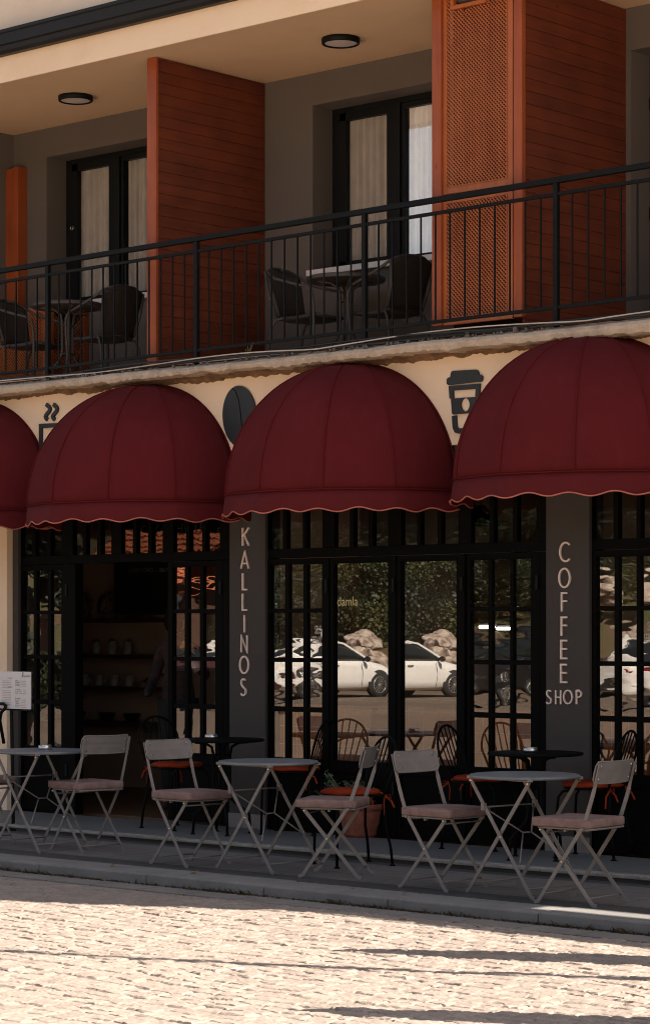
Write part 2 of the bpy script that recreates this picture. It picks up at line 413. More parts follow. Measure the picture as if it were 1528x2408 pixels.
# ------------------------------------------------------------------ world, sun, camera
SUN_EL = R(45); SUN_AZ = R(65.5)       # from behind the building, well round to the right
w = bpy.data.worlds.new('World'); scene.world = w; w.use_nodes = True
nt = w.node_tree; sky = nt.nodes.new('ShaderNodeTexSky'); sky.sky_type = 'NISHITA'; sky.sun_disc = False
sky.sun_elevation = SUN_EL; sky.sun_rotation = SUN_AZ
sky.dust_density = 2.5; sky.ozone_density = .6; sky.air_density = 1.0
bg = nt.nodes['Background']; hs = nt.nodes.new('ShaderNodeHueSaturation'); hs.inputs['Saturation'].default_value = .62
nt.links.new(sky.outputs[0], hs.inputs['Color']); nt.links.new(hs.outputs[0], bg.inputs[0]); bg.inputs[1].default_value = .06
ld = bpy.data.lights.new('sun', 'SUN'); ld.energy = 5.0; ld.angle = R(.42); ld.color = (1,.90,.78)
so = bpy.data.objects.new('sun', ld); C.objects.link(so)
sdir = Vector((math.cos(SUN_EL)*math.sin(SUN_AZ), math.cos(SUN_EL)*math.cos(SUN_AZ), math.sin(SUN_EL)))     # towards the sun
so.rotation_euler = sdir.to_track_quat('Z', 'Y').to_euler(); so.location = (0, 30, 40)

cd = bpy.data.cameras.new('camera'); cam = bpy.data.objects.new('camera', cd); C.objects.link(cam)
cam.location = (0,0,EYE); cam.rotation_euler = (R(90), 0, TH)
cd.sensor_fit = 'VERTICAL'; cd.sensor_height = 36; cd.lens = FPX/2408*36
cd.shift_y = (HZ-1204)/2408; cd.clip_end = 600; cd.clip_start = .1
scene.camera = cam
scene.view_settings.view_transform = 'Standard'; scene.view_settings.look = 'None'
scene.view_settings.exposure = 1.55; scene.view_settings.gamma = 1
try:
    scene.cycles.use_denoising = True; scene.cycles.filter_width = 1.05
    scene.cycles.max_bounces = 9; scene.cycles.diffuse_bounces = 4; scene.cycles.glossy_bounces = 4; scene.cycles.transparent_max_bounces = 12
    scene.cycles.sample_clamp_indirect = 8; scene.cycles.caustics_reflective = False; scene.cycles.caustics_refractive = False
except Exception: pass

# ------------------------------------------------------------------ noise for meshes
def vnoise(x, y, cell, seed):
    rs = np.random.RandomState(seed); T = rs.rand(256,256)
    gx, gy = x/cell, y/cell
    ix, iy = np.floor(gx).astype(int), np.floor(gy).astype(int)
    fx, fy = gx-ix, gy-iy
    fx = fx*fx*(3-2*fx); fy = fy*fy*(3-2*fy)
    a = T[ix%256, iy%256]; b = T[(ix+1)%256, iy%256]; c = T[ix%256, (iy+1)%256]; d = T[(ix+1)%256, (iy+1)%256]
    return a*(1-fx)*(1-fy)+b*fx*(1-fy)+c*(1-fx)*fy+d*fx*fy
def hsh(a, b, k):
    s = np.sin(a*127.1 + b*311.7 + k*74.7)*43758.5453
    return s - np.floor(s)

# ------------------------------------------------------------------ ground
ROAD = -.07; KERB_Y = 10.66; STEP_Y = 12.25; FLOOR = .045
def make_road():
    x0, x1, y0, y1 = -14.6, -4.6, 6.2, 10.42
    dx, dy = .0115, .0085
    xs = np.arange(x0, x1, dx); ys = np.arange(y0, y1+1e-6, dy)
    X, Y = np.meshgrid(xs, ys, indexing='ij')
    wxp = X + (vnoise(X,Y,.55,1)-.5)*.10 + (vnoise(X,Y,.09,7)-.5)*.035; wyp = Y + (vnoise(X,Y,.6,2)-.5)*.12 + (vnoise(X,Y,.08,3)-.5)*.030
    rh = .098
    row = np.floor(wyp/rh); fy = wyp/rh - row
    Ls = .120 + .06*hsh(row,0,1)
    px = wxp/Ls + hsh(row,0,2)*7
    ci = np.floor(px); fx = px-ci
    # jittered joints
    jl = (hsh(row,ci,3)-.5)*.3; jr = (hsh(row,ci+1,3)-.5)*.3
    dxe = np.minimum(fx - jl, 1 + jr - fx)*Ls
    swap = dxe < 0
    dxe = np.abs(dxe)
    jy = (hsh(row,ci,5)-.5)*.16
    dye = np.minimum(fy, 1-fy)*rh + jy*.02
    d = np.minimum(dxe, np.maximum(dye,0))
    open_ = np.clip(vnoise(X,Y,.22,41)*.9+vnoise(X,Y,.06,42)*.6-.35,.12,1); t = np.clip(d/.015, 0, 1); gap = np.clip(1-d/.0095,0,1)*open_; prof = np.sqrt(np.clip(1-(1-t)**2,0,1))
    h = (prof-1)*.008 + .026 - gap*.015 + (hsh(row,ci,8)-.5)*.0088*np.clip(d/.006,0,1)
    h += ((fx-.5)*(hsh(row,ci,9)-.5) + (fy-.5)*(hsh(row,ci,10)-.5))*.009*t
    h += (vnoise(X,Y,.035,11)-.5)*.0046*t + (vnoise(X,Y,.014,12)-.5)*.005
    h += (vnoise(X,Y,1.1,13)-.5)*.03
    edge = np.clip((y1-Y)/.05,0,1)
    Z = ROAD - .027 + h
    Z = Z*edge + (ROAD-.006)*(1-edge)
    nx, ny = X.shape
    V = np.stack([X,Y,Z],-1).reshape(-1,3)
    idx = np.arange(nx*ny).reshape(nx,ny)
    q = np.stack([idx[:-1,:-1], idx[1:,:-1], idx[1:,1:], idx[:-1,1:]],-1).reshape(-1,4)
    # the rest of the street as flat sheets around the modelled setts (one object)
    a = len(V); zf = ROAD-.012
    xr = xs[-1]
    ex = [(-200,-160,zf),(120,-160,zf),(120,y0,zf),(xr,y0,zf),(x0,y0,zf),(-200,y0,zf),(-200,KERB_Y+.1,zf),(x0,KERB_Y+.1,zf),(xr,KERB_Y+.1,zf),(120,KERB_Y+.1,zf)]
    V = np.concatenate([V, np.array(ex)])
    F = [tuple(int(k) for k in r) for r in q] + [(a,a+1,a+2,a+3,a+4,a+5), (a+5,a+4,a+7,a+6), (a+3,a+2,a+9,a+8), ]
    tone = np.concatenate([hsh(row,ci,21).reshape(-1)*.7+.15, np.full(len(ex),.5)]).astype(np.float32)
    me = bpy.data.meshes.new('road'); me.from_pydata([tuple(v) for v in V], [], F)
    at = me.attributes.new('stone', 'FLOAT', 'POINT'); at.data.foreach_set('value', tone)
    me.polygons.foreach_set('use_smooth', [False]*len(F))
    o = bpy.data.objects.new('road', me); C.objects.link(o)
    # material: pale setts, earth and dry grass low in the joints
    m, nt, b = nodes('pale_stone_setts'); L = nt.links.new
    tc = nt.nodes.new('ShaderNodeTexCoord')
    n = nt.nodes.new('ShaderNodeTexNoise'); n.inputs['Scale'].default_value = 7; n.inputs['Detail'].default_value = 8; n.inputs['Roughness'].default_value = .6
    L(tc.outputs['Object'], n.inputs['Vector'])
    cr = nt.nodes.new('ShaderNodeValToRGB'); e = cr.color_ramp.elements
    e[0].position = .30; e[0].color = (.220,.174,.146,1); e[1].position = .72; e[1].color = (.310,.254,.214,1)
    an = nt.nodes.new('ShaderNodeAttribute'); an.attribute_name = 'stone'
    mt = nt.nodes.new('ShaderNodeMath'); mt.operation = 'MULTIPLY_ADD'; mt.inputs[1].default_value = .26; L(an.outputs['Fac'], mt.inputs[0]); 
    mh = nt.nodes.new('ShaderNodeMath'); mh.operation = 'MULTIPLY_ADD'; mh.inputs[1].default_value = .8; mh.inputs[2].default_value = -.03; L(n.outputs[0], mh.inputs[0]); L(mh.outputs[0], mt.inputs[2])
    L(mt.outputs[0], cr.inputs[0])
    vo = nt.nodes.new('ShaderNodeTexNoise'); vo.inputs['Scale'].default_value = .8; vo.inputs['Detail'].default_value = 4
    L(tc.outputs['Object'], vo.inputs['Vector'])
    n3 = nt.nodes.new('ShaderNodeTexNoise'); n3.inputs['Scale'].default_value = 140; n3.inputs['Detail'].default_value = 3
    L(tc.outputs['Object'], n3.inputs['Vector'])
    sx = nt.nodes.new('ShaderNodeSeparateXYZ'); L(tc.outputs['Object'], sx.inputs[0])
    ad = nt.nodes.new('ShaderNodeMath'); ad.operation = 'MULTIPLY_ADD'; ad.inputs[1].default_value = .02; L(vo.outputs[0], ad.inputs[0]); L(sx.outputs[2], ad.inputs[2])
    mr = nt.nodes.new('ShaderNodeMapRange'); mr.inputs['From Min'].default_value = ROAD-.012+.004; mr.inputs['From Max'].default_value = ROAD-.012-.008
    mr.inputs['To Max'].default_value = .85
    L(ad.outputs[0], mr.inputs['Value'])
    n4 = nt.nodes.new('ShaderNodeTexNoise'); n4.inputs['Scale'].default_value = 5; L(tc.outputs['Object'], n4.inputs['Vector'])
    mj = nt.nodes.new('ShaderNodeMix'); mj.data_type = 'RGBA'; mj.inputs['A'].default_value = (.095,.062,.038,1); mj.inputs['B'].default_value = (.17,.115,.045,1); L(n4.outputs[0], mj.inputs['Factor'])
    mx = nt.nodes.new('ShaderNodeMix'); mx.data_type = 'RGBA'; L(mr.outputs[0], mx.inputs['Factor']); L(cr.outputs[0], mx.inputs['A']); L(mj.outputs['Result'], mx.inputs['B'])
    L(mx.outputs['Result'], b.inputs['Base Color']); b.inputs['Roughness'].default_value = .85
    bp = nt.nodes.new('ShaderNodeBump'); bp.inputs['Strength'].default_value = .5; bp.inputs['Distance'].default_value = .004
    L(n3.outputs[0], bp.inputs['Height']); L(bp.outputs[0], b.inputs['Normal'])
    me.materials.append(m)
    tag(o, kind='structure'); return o
make_road()
def car_park():
    m = stone_mat('brown_worn_paving', (0.1080,0.0736,0.0496), (0.1520,0.1080,0.0760), (0.1920,0.1440,0.1040), scale=30, bump=.8, patch=.5)
    b = MB(); b.box((-120,-60,ROAD-.2),(-15.2,6.15,ROAD-.004)); o = b.build('car_park', m); tag(o, kind='structure')
    m = stone_mat('pale_bounce_paving', (0.5290,0.4140,0.3105), (0.6440,0.5232,0.4082), (0.6900,0.5750,0.4600), scale=30, bump=.5, patch=.5)
    b = MB(); b.box((-15.19,-60,ROAD-.2),(70,6.15,ROAD-.004)); o = b.build('square', m); tag(o, kind='structure')  # bright sheet added out of view to bounce sunlight onto the facade
car_park()

XL, XR = -30.0, -5.4
def strip(name, y0, y1, z0, z1, mat, bevel=.0, seglen=None, gap=.004, x0=XL, x1=XR, jit=0):
    b = MB()
    if seglen:
        x = x0; r = random.Random(hash(name) % 999 if False else 5)
        while x < x1:
            xe = x + seglen*(.93+.14*r.random()); j = (r.random()-.5)*jit; k = (r.random()-.5)*jit
            b.box((x,y0+j,z0),(min(xe,x1)-gap,y1,z1+k)); x = xe
    else: b.box((x0,y0,z0),(x1,y1,z1))
    o = b.build(name, mat, bevel=bevel); tag(o, kind='structure'); return o
m_gut = stone_mat('gutter_strip_stone', (0.1600,0.1440,0.1320), (0.2240,0.2000,0.1840), (0.2720,0.2480,0.2280), scale=200, bump=.5, joints=[('X',.42,.008,0)], patch=3)
m_kerb = stone_mat('granite_kerb', (0.1560,0.1456,0.1376), (0.2120,0.2000,0.1896), (0.3040,0.2880,0.2720), scale=240, bump=.6, patch=4)
m_dark = stone_mat('dark_granite_and_step_shade', (0.0450,0.0413,0.0390), (0.0570,0.0525,0.0503), (0.0900,0.0840,0.0803), scale=240, joints=[('X',.6,.004,.2)])
m_pave = stone_mat('brown_grey_pavers', (0.1320,0.1184,0.1104), (0.1640,0.1504,0.1408), (0.2160,0.2000,0.1880), scale=240, joints=[('X',.6,.009,.1),('Y',.29,.008,.06)], jcol=(.035,.030,.027), patch=2.6)
m_terr = stone_mat('blue_grey_terrace_tile', (0.1360,0.1304,0.1264), (0.1640,0.1584,0.1536), (0.2000,0.1920,0.1856), rough=.55, scale=240, joints=[('X',1.2,.008,.4),('Y',.45,.007,.17)], jcol=(.06,.056,.053), patch=2.2)
m_edge = stone_mat('worn_step_edge_stone', (0.2380,0.2082,0.1827), (0.3400,0.3060,0.2762), (0.4250,0.3910,0.3570), scale=90, bump=.8, patch=9)
strip('gutter_strip', 10.415, KERB_Y+.03, -.3, ROAD+.002, m_gut)
strip('kerb', KERB_Y, 10.98, -.3, 0, m_kerb, .012, seglen=1.05, gap=.006, jit=.006)
strip('pavement_band', 10.982, 11.22, -.3, -.003, m_dark)
strip('pavement', 11.222, 12.10, -.3, -.001, m_pave)
strip('step_shade_band', 12.102, STEP_Y, -.3, -.003, m_dark)  # dark stone colour stands in for the shadow below the step
strip('terrace_step', STEP_Y-.006, STEP_Y+.09, .022, FLOOR-.002, m_edge, .005, seglen=.8, jit=.007)
strip('riser_shade_strip', STEP_Y+.012, STEP_Y+.085, -.3, .0215, m_dark)  # riser coloured dark, the shade under the rim put into its material
strip('terrace', STEP_Y+.091, 13.24, -.3, FLOOR, m_terr)

# kerb weeds: stuff
def weeds():
    b = MB(); r = random.Random(4)
    for c in range(260):
        cx = r.uniform(-14.5,-6.6); sp = r.uniform(.03,.16); big = r.random() < .18
        for i in range(r.randint(6,34)):
            x = cx + r.gauss(0,sp); y = KERB_Y - abs(r.gauss(0,.016)) - .003
            z = ROAD; h = r.uniform(.004,.018)*(2.1 if big else 1); a = r.uniform(0,6.28); w_ = r.uniform(.003,.007)
            dx_, dy_ = math.cos(a)*h*1.1, -abs(math.sin(a))*h*1.1
            px_, py_ = -math.sin(a)*w_, math.cos(a)*w_
            b.add([(x-px_,y-py_,z),(x+px_,y+py_,z),(x+dx_*.6+px_*.7,y+dy_*.6+py_*.7,z+h*.8),(x+dx_,y+dy_,z+h)],[(0,1,2,3)])
    o = b.build('weeds', M['weed']); tag(o, 'dry weeds and moss growing along the foot of the granite kerb', 'weeds', kind='stuff')
weeds()

# ------------------------------------------------------------------ the building
YW = 13.20      # cream fascia plane
YG = 13.315      # shopfront plane
YB = 14.53      # balcony back wall
CEIL = 6.06; SLABZ = 3.575
bld = thing('cafe_building', 'two storey cafe building with cream fascia, timber balcony screens and black glazed shopfront', 'building', (-11.5,13.2,0))
def bp(b, name, mat, bevel=0, parent=None, **k):
    """building part given in world coordinates"""
    o = b.build(name, mat, parent if parent is not None else bld, bevel=bevel, **k)
    if parent is None: o.location = -bld.location
    return o
def sub(b, name, mat, parent, bevel=0, **k):
    return b.build(name, mat, parent, bevel=bevel, **k)
BR = -6.0; EX = 9.0
# cream fascia
b = MB(); b.box((XL,YW,2.84),(BR,YW+.16,3.50)); bp(b, 'fascia_wall', M['cream'], .006)
b = MB(); b.box((XL,YW+.03,2.60),(BR,YW+.18,2.838)); bp(b, 'beam', M['grey_low'], .004)
# balcony slab with a broken under-edge
def slab():
    r = random.Random(8); b = MB()
    n = 900; x0, x1 = -19.0, BR
    top = []; 
    def nz(x, s, k): 
        return float(vnoise(np.array([x]), np.array([k*3.1]), s, k)[0])-.5
    prof = []
    for i in range(n+1):
        x = x0+(x1-x0)*i/n
        f = 13.005 + nz(x,.25,3)*.016 + nz(x,.05,4)*.014
        zt = 3.553 + nz(x,.6,6)*.020 + nz(x,.04,9)*.006
        zb = 3.474 + nz(x,.9,5)*.022 + nz(x,.16,7)*.020 + nz(x,.035,11)*.018
        f2 = f + .03 + nz(x,.12,12)*.03
        prof.append([(x,13.45,SLABZ-.002),(x,13.09,SLABZ-.002 + nz(x,.07,14)*.012),(x,f+.02,zt),(x,f,zt-.022),(x,f+nz(x,.03,13)*.008,(zt+zb)/2),(x,f+.008,zb+.012),(x,f2+.02,zb),(x,13.19,zb+.012+nz(x,.05,15)*.01)])
    b.grid(prof, False)
    bp(b, 'balcony_slab', M['concrete'])
    b = MB(); P = []
    for i in range(n+1):
        x = x0+(x1-x0)*i/n
        P.append([(x,13.10,3.50),(x,13.172+nz(x,.06,21)*.02,3.472+nz(x,.1,22)*.02),(x,13.1985,3.455+nz(x,.45,23)*.022+nz(x,.05,24)*.022+nz(x,.02,25)*.01),(x,13.22,3.43)])
    b.grid(P, False); bp(b, 'broken_plaster_edge', M['underbreak'])
    b = MB(); b.box((x0,13.44,3.35),(BR,17.5,SLABZ-.004)); bp(b, 'balcony_floor', M['concrete'])
slab()
# debris lying along the slab edge
def debris():
    b = MB(); r = random.Random(3)
    for i in range(520):
        x = r.choice((-12.3,-11.35,-11.1,-10.2,-14.2)) + r.gauss(0,.35) if r.random() < .85 else r.uniform(-15.5,-9)
        y = r.uniform(13.04,13.16); s = r.uniform(.003,.010)*(1.9 if r.random() < .08 else 1)
        M4 = Matrix.Translation((x,y,SLABZ-.008+s*.3)) @ Euler((r.uniform(0,3),r.uniform(0,3),r.uniform(0,3))).to_matrix().to_4x4()
        b.box((-s*1.4,-s,-s*.7),(s*1.2,s*.9,s*.8), M4)
    o = b.build('rubble', M['rubble']); tag(o, 'crumbs of concrete and dirt lying along the broken balcony edge', 'rubble', kind='stuff')
debris()
# upper slab, soffit, gutter, upper wall
SE = -2.6  # right of here an unseen roof slot is added to sunlight the kerb
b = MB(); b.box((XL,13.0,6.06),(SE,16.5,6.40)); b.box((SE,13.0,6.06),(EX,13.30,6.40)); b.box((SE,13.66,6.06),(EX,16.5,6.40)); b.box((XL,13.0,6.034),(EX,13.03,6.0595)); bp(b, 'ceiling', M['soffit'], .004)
b = MB(); b.box((XL,12.985,6.03),(EX,12.9995,6.26)); bp(b, 'edge_fascia', M['cream'])
def gutter():
    b = MB()
    sec = [(13.0,6.24),(12.93,6.24),(12.905,6.262),(12.90,6.30),(12.885,6.31),(12.88,6.39),(12.868,6.40),(12.868,6.425),(12.90,6.425),(13.0,6.41)]
    P = [[(x,y,z) for (y,z) in sec] for x in (XL,-20,-15,-10,-5,0,EX)]
    b.grid(P, False); bp(b, 'roof_gutter', M['gutter'])
gutter()
UX = -3.2
b = MB(); b.box((XL,13.06,6.41),(UX,13.5,9.25)); bp(b, 'upper_wall', M['cream_up'])
b = MB(); b.box((UX+.01,13.02,6.41),(EX,13.29,6.62)); b.box((UX+.01,13.67,6.41),(EX,20,6.6)); bp(b, 'parapet', M['cream_up'])
b = MB(); b.box((XL,13.5,9.0),(UX,20,9.2)); b.box((XL,19.8,-.2),(EX,20,9.0)); b.box((XL,13.5,-.2),(XL+.2,19.8,9)); bp(b, 'rear_wall', M['cream_up'])
b = MB(); b.box((BR+.01,13.7,-.2),(EX,19.79,6.05)); b.box((BR+.01,13.1,-.2),(EX,13.69,3.5)); bp(b, 'sun_block_wing', M['cream_up'])  # unseen mass added to block the sun from the right
# balcony back wall with window openings
SILL = 4.44; WT = 5.80
wins = [(-16.40,-15.08), (-13.17,-11.81)]
dr = (-10.06,-8.85)      # balcony door at the right edge
def backwall():
    b = MB(); xs = [-19.0]
    y0, y1 = YB, YB+.3
    def seg(x0,x1,z0,z1): b.box((x0,y0,z0),(x1,y1,z1))
    prev = -19.0
    for (a,c) in wins:
        seg(prev,a,SLABZ-.1,CEIL); seg(a,c,SLABZ-.1,SILL); seg(a,c,WT,CEIL); prev = c
    seg(prev,dr[0],SLABZ-.1,CEIL); seg(dr[0],dr[1],5.75,CEIL); seg(dr[1],BR,SLABZ-.1,CEIL)
    bp(b, 'back_wall', M['grey'])
backwall()
b = MB(); b.box((-17.05,13.25,SLABZ),(-16.85,YB,CEIL)); bp(b, 'side_wall', M['grey'])
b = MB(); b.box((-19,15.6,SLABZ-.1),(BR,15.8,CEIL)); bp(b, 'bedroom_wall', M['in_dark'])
def window(i, x0, x1, mats):
    yf = YB+.235
    wdw = MB()
    fw = .045
    xm = (x0+x1)/2
    z0, z1 = SILL+.02, WT
    wdw.box((x0,yf,z0),(x0+fw,yf+.07,z1)); wdw.box((x1-fw,yf,z0),(x1,yf+.07,z1))
    wdw.box((x0+fw,yf,z1-fw),(x1-fw,yf+.07,z1)); wdw.box((x0+fw,yf,z0),(x1-fw,yf+.07,z0+fw))
    wdw.box((xm-.05,yf-.012,z0+fw),(xm+.05,yf+.07,z1-fw))
    o = bp(wdw, 'window', M['frame_up'], .004)
    for k,(a,c) in enumerate(((x0+fw,xm-.05),(xm+.05,x1-fw))):
        s = MB(); t = .04 if k == 0 else .028; yo = yf-.006 if k == 0 else yf+.012
        tl = .11 if k == 0 else t
        s.box((a,yo,z0+fw),(a+tl,yo+.05,z1-fw)); s.box((c-t,yo,z0+fw),(c,yo+.05,z1-fw)); s.box((a+t,yo,z1-fw-t*1.6),(c-t,yo+.05,z1-fw)); s.box((a+t,yo,z0+fw),(c-t,yo+.05,z0+fw+t))
        sub(s, 'sash', M['frame_up'], o, .003)
        p = MB(); p.add([(a+t,yo+.03,z0+fw+t),(c-t,yo+.03,z0+fw+t),(c-t,yo+.03,z1-fw-t*1.6),(a+t,yo+.03,z1-fw-t*1.6)],[(0,1,2,3)])
        sub(p, 'pane', M['glass_sky'] if (k and i) else M['glass_up'], o)
        cu = MB(); P = []; n = 90
        for q in range(n+1):
            x = a+(c-a)*q/n; ph = q/n*(24 if k else 20)
            P.append([(x, yo+.075+.022*math.sin(ph*1.7+k)+.012*math.sin(ph*4.1+i*2), z) for z in (z0+.02,(z0+z1)/2,z1-.02)])
        cu.grid(P); sub(cu, 'curtain', mats[k], o)
    s = MB(); s.box((x0-.03,YB-.05,SILL-.03),(x1+.03,YB+.234,SILL+.018)); sub(s, 'sill', M['sill'], o, .003)
    if i == 0:
        l = MB(); l.tube([(x0+.1+.018*math.cos(q*.628),yf-.02,5.18+.018*math.sin(q*.628)) for q in range(10)], .004, 6, closed=True); sub(l, 'ring_pull', M['steel'], o)
for i,(a,c) in enumerate(wins):
    window(i, a, c, (M['curtain'], M['curtain_sky'] if i else M['curtain']))
b = MB()
b.box((dr[0],YB+.235,SLABZ),(dr[0]+.07,YB+.295,5.75)); b.box((dr[1]-.07,YB+.235,SLABZ),(dr[1],YB+.295,5.75)); b.box((dr[0]+.07,YB+.235,5.68),(dr[1]-.07,YB+.295,5.75)); b.box((dr[0]+.07,YB+.235,SLABZ),(dr[1]-.07,YB+.295,SLABZ+.1))
bdoor = bp(b, 'balcony_door', M['frame_up'], .004)
b = MB(); b.add([(dr[0]+.07,YB+.265,SLABZ+.1),(dr[1]-.07,YB+.265,SLABZ+.1),(dr[1]-.07,YB+.265,5.68),(dr[0]+.07,YB+.265,5.68)],[(0,1,2,3)]); sub(b, 'pane', M['glass_up'], bdoor)
for z in (3.75,4.55,5.35):
    b = MB(); b.box((dr[0]+.005,YB+.220,z),(dr[0]+.035,YB+.2345,z+.09)); sub(b, 'hinge', M['black'], bdoor, .003)

# pillars
pillars = [(wx(538,YW+.06), wx(622,YW+.06)), (wx(1281,YW+.06), wx(1383,YW+.06))]
PX0 = wx(42,YW+.06); 
for (a,c) in pillars:
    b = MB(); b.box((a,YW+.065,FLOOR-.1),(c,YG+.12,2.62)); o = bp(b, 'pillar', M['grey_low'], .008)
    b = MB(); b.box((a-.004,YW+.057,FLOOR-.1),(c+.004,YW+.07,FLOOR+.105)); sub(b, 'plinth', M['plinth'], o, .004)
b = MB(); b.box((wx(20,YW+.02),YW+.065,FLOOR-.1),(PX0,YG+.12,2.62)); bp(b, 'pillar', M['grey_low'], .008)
b = MB(); b.box((XL,YW+.005,FLOOR-.1),(wx(20,YW+.02)-.001,YG+.1,2.84)); bp(b, 'corner_wall', M['cream'], .006)
# right of the third bay: plain wall, out of the picture
X3 = wx(1383,YW+.06); b3 = X3 + .0
b = MB(); b.box((X3+1.75,YW+.025,-.1),(BR,YG+.12,2.62)); bp(b, 'end_wall', M['grey_low'])

# shopfront leaves -----------------------------------------------------------
HEAD = 2.085; TR0 = 2.155; TR1 = 2.585
ROWS = [(.586,.933),(.971,1.305),(1.337,1.675),(1.706,2.035)]
def leaf_cols(us): return [(wx(a,YG+.02), wx(c,YG+.02)) for a,c in us]
def door_leaf(x0, x1, cols, kind, swing=0, name='door', decals=None):
    """grid leaf: panes divided by bars; plain leaf: one tall pane. swing = small rotation about the left edge"""
    b = MB(); y0, y1 = -.02, .03
    W = x1-x0
    L0 = cols[0][0]-x0; L1 = cols[-1][1]-x0
    zb, zt = ROWS[0][0], ROWS[-1][1]
    b.box((0,y0,FLOOR+.012),(L0,y1,HEAD-.006)); b.box((L1,y0,FLOOR+.012),(W,y1,HEAD-.006))
    b.box((L0,y0,zt),(L1,y1,HEAD-.006)); b.box((L0,y0,.50),(L1,y1,zb)); b.box((L0,y0,FLOOR+.012),(L1,y1,.13))
    b.box((L0,y0+.015,.13),(L1,y1-.01,.50))            # recessed kick panel
    b.box((L0-.012,y0-.006,zt+.0),(L1+.012,y0-.0005,zt+.012)); b.box((L0-.012,y0-.006,zb-.012),(L1+.012,y0-.0005,zb))
    if kind == 'grid':
        for k in range(len(cols)-1): b.box((cols[k][1]-x0,y0+.006,zb),(cols[k+1][0]-x0,y1-.006,zt))
        for (a0,a1),(c0,c1) in zip(ROWS[:-1],ROWS[1:]):
            for cc in cols: b.box((cc[0]-x0,y0+.006,a1),(cc[1]-x0,y1-.006,c0))
    o = bp(b, name, M['blackframe'], .003)
    o.location = Vector((x0,YG,0)) - bld.location; o.rotation_euler = (0,0,swing)
    gm = M['glass_wavy'] if kind == 'grid' else M['glass_flat']
    rr = random.Random(int(x0*1000))
    for cc in cols:
        for (za,zc) in (ROWS if kind == 'grid' else [(zb,zt)]):
            p = MB(); a, c = cc[0]-x0, cc[1]-x0
            k1, k2 = ((rr.random()-.5)*.0016, (rr.random()-.5)*.0016) if kind == 'grid' else (0,0)
            p.add([(a,.006+k1,za),(c,.006-k1,za),(c,.006-k1+k2,zc),(a,.006+k1+k2,zc)],[(0,1,2,3)])
            sub(p, 'pane', gm, o)
    for z in (.35,1.82):
        hb = MB(); hb.box((W-.028,y0-.016,z),(W-.006,y0-.001,z+.10)); sub(hb, 'hinge', M['black'], o, .003)
    return o
def transom(cols, x0, x1):
    b = MB(); y0, y1 = YG-.02, YG+.03
    b.box((x0,y0,HEAD),(x1,y1,TR0)); b.box((x0,y0,TR1),(x1,y1,2.62))
    b.box((x0,y0,TR0),(cols[0][0],y1,TR1)); b.box((cols[-1][1],y0,TR0),(x1,y1,TR1))
    for k in range(len(cols)-1): b.box((cols[k][1],y0,TR0),(cols[k+1][0],y1,TR1))
    o = bp(b, 'transom', M['blackframe'], .003)
    for (a,c) in cols:
        p = MB(); p.add([(a,YG+.006,TR0),(c,YG+.006,TR0),(c,YG+.006,TR1),(a,YG+.006,TR1)],[(0,1,2,3)]); sub(p, 'pane', M['glass_tr'], o)
X = lambda u: wx(u,YG)
# bay 1
XA0, XA1 = PX0+.002, pillars[0][0]-.002
door_leaf(X(52), X(166), leaf_cols([(62,87),(94,120),(128,153)]), 'grid', 0)
def jamb(x0, x1, f=.02, r_=.03):
    b = MB(); b.box((x0,YG-f,FLOOR),(x1,YG+r_,HEAD-.004)); bp(b, 'door_jamb', M['blackframe'], .003)
jamb(X(166)+.003, X(184), .03, .06); jamb(XA0, X(52)-.003); jamb(X(528)+.003, XA1)
door_leaf(X(399), X(528), leaf_cols([(414,441.5),(449.5,477),(485.5,514)]), 'grid', 0)
transom(leaf_cols([(56,84),(92,120),(128,154),(180,203),(211,237),(246,270.5),(293.7,321),(329,357),(365,391),(415.5,446),(453.6,484),(492,525)]), XA0, XA1)
# bay 2
XB0, XB1 = pillars[0][1]+.002, pillars[1][0]-.002
dA = door_leaf(X(630), X(777), leaf_cols([(642.5,677),(686.5,720),(729,765)]), 'grid', 0)
dB = door_leaf(X(780), X(934), leaf_cols([(792,920)]), 'plain', 0)
dC = door_leaf(X(937), X(1098), leaf_cols([(950,1083)]), 'plain', R(-1.26))
dD = door_leaf(X(1101), X(1272), leaf_cols([(1113,1154),(1163,1205),(1213,1255)]), 'grid', 0)
transom(leaf_cols([(636,673),(682,720),(728,766),(794,830),(839,874),(884,920),(951,988),(996,1036),(1045,1085),(1115,1158),(1168,1213),(1223,1268)]), XB0, XB1)
jamb(XB0, X(630)-.003); jamb(X(1272)+.003, XB1)
# bay 3
XC0 = pillars[1][1]+.002; XC1 = X3+1.745
door_leaf(X(1394), X(1572), leaf_cols([(1408,1450),(1461,1502),(1512,1556)]), 'grid', 0)
door_leaf(X(1576), X(1760), leaf_cols([(1592,1742)]), 'plain', 0)
transom(leaf_cols([(1398,1449),(1460,1503),(1513,1560),(1592,1660),(1672,1742)]), XC0, XC1)
jamb(XC0, X(1394)-.003); jamb(X(1760)+.003, XC1)

# the room behind the glass
b = MB(); b.box((-19,YG+.15,FLOOR-.1),(BR-.2,19.7,FLOOR)); bp(b, 'room_floor', M['in_floor'])
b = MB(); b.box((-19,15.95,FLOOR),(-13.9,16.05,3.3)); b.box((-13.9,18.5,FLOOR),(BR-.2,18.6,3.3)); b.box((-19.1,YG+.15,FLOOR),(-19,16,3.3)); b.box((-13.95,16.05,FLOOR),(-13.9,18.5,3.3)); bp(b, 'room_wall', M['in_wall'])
b = MB(); b.box((-19,YW+.16,3.2),(BR-.2,19.7,3.3)); bp(b, 'room_ceiling', M['in_dark'])

